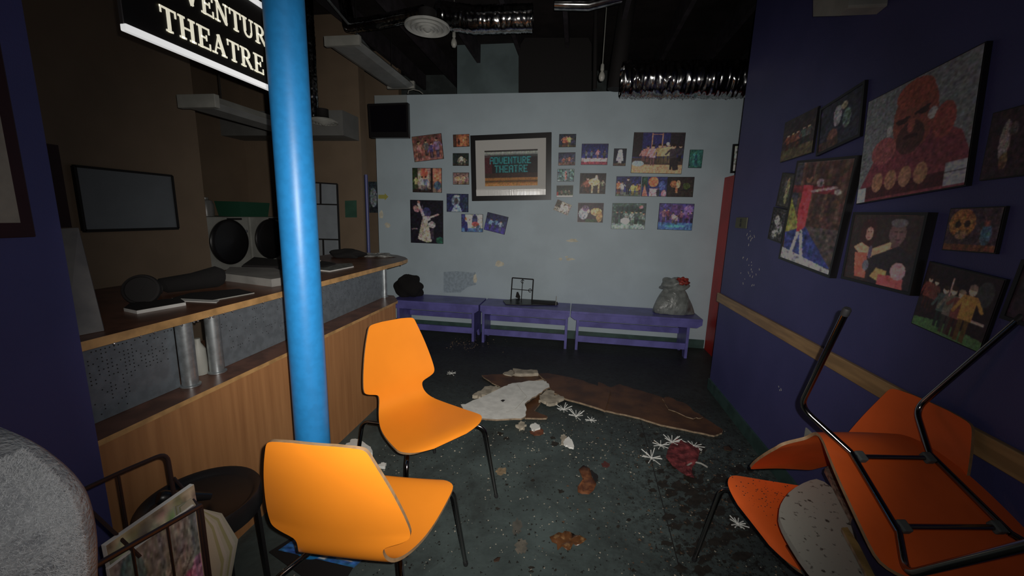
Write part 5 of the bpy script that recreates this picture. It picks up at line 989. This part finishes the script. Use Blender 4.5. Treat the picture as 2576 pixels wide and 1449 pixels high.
# ---------------------------------------------------------------- white round seat and books between the stacked chairs
t = thing('low_stool', 'speckled white round stool seat wedged under the upside-down orange chair', 'seat', (0, 0, 0))
sp = mat('speckled_white_laminate', (.34, .34, .30), .5, scale=45, c2=(.05, .045, .04), lo_=.60, hi_=.68)
zs = .60
Pd = [Vector(at(x, y, 2, zs)) for x, y in ((1958, 1290), (1966, 1262), (1990, 1232), (2030, 1210), (2062, 1203), (2110, 1240), (2150, 1290), (2190, 1370), (2240, 1470), (2200, 1540), (2140, 1530), (2080, 1480), (2020, 1410), (1982, 1350), (1964, 1315))]
cP = sum(Pd, Vector())/len(Pd)
sm = Pd
for _ in range(1):
    sm2 = []
    for i in range(len(sm)): a_, b__ = sm[i], sm[(i+1) % len(sm)]; sm2 += [a_.lerp(b__, .25), a_.lerp(b__, .75)]
    sm = sm2
MB().prism(sm, (0, 0, -.022), 0, 1).obj('seat_disc', [sp, M_lwhite], t, bevel=.004)
MB().tube([cP+Vector((0, 0, -.022)), cP+Vector((0, 0, -.125))], .02, 12).obj('stem', M_chrome, t)
MB().box((cP.x-.06, cP.y-.06, .468), (cP.x+.06, cP.y+.06, .476)).obj('mount_plate', M_chrome, t)
def wedge(name, q, z, h, m_, label, cat, page=None):
    z -= .10; P = [Vector(at(x, y, 2, z)) for x, y in q]; return tag(MB().prism(P, (0, 0, h), 0, 1 if page else None).obj(name, [m_, page] if page else m_), label, cat)
MBk = mat('brown_old_book', (.17, .12, .09), .8, scale=40, c2=(.07, .05, .04), stretch=(1, 1, 6)); MPg = mat('brown_page_block', (.26, .20, .16), .9, scale=50, c2=(.10, .07, .05))
wedge('book', [(2073, 1188), (2086, 1180), (2168, 1310), (2140, 1318)], .703, .018, MBk, 'brown water-stained book on the white seat, left one of two', 'book', MPg)
wedge('book', [(2088, 1186), (2104, 1180), (2178, 1316), (2152, 1322)], .703, .030, MBk, 'brown water-stained book on the white seat, right one of two', 'book', MPg)
wedge('blue_cloth', [(2140, 1318), (2175, 1322), (2245, 1470), (2210, 1480), (2155, 1370)], .703, .02, mat('navy_cloth', (.02, .022, .07), .9, noise=.3), 'dark navy cloth between the white seat and the orange shell', 'cloth')
wedge('folded_card', [(2115, 1336), (2130, 1334), (2200, 1440), (2235, 1500), (2200, 1500), (2150, 1400)], .703, .012, mat('mustard_card', (.30, .22, .08), .7, noise=.4, scale=20), 'mustard-brown folded card on the lower edge of the white seat', 'card', M_brown2)
# dirt flecks on the upright stacked chair
dm = MB(); r2 = random.Random(8); MC = Matrix.Translation((.972, 1.492, 0)) @ Matrix.Rotation(3.30, 4, 'Z')
for k in range(150):
    x, y = r2.uniform(-.02, .22), r2.gauss(-.12, .06)
    if abs(y) > .24: continue
    p = MC @ Vector((x, y, .4715+.10*y*y+(.004 if x > .1 else -.004)-(.0 if x < .1 else .003))); s_ = r2.uniform(.001, .004); a = r2.uniform(0, 6)
    dm.add([p+Vector((s_*math.cos(a+i*2.1), s_*math.sin(a+i*2.1), 0)) for i in range(3)]+[p+Vector((0, 0, s_*.7))], [(0, 1, 3), (1, 2, 3), (2, 0, 3)])
o = dm.obj('dirt_flecks', M_dirt); tag(o, 'dark dirt flecks on the seat of the upright stacked chair', 'dirt', kind='stuff')
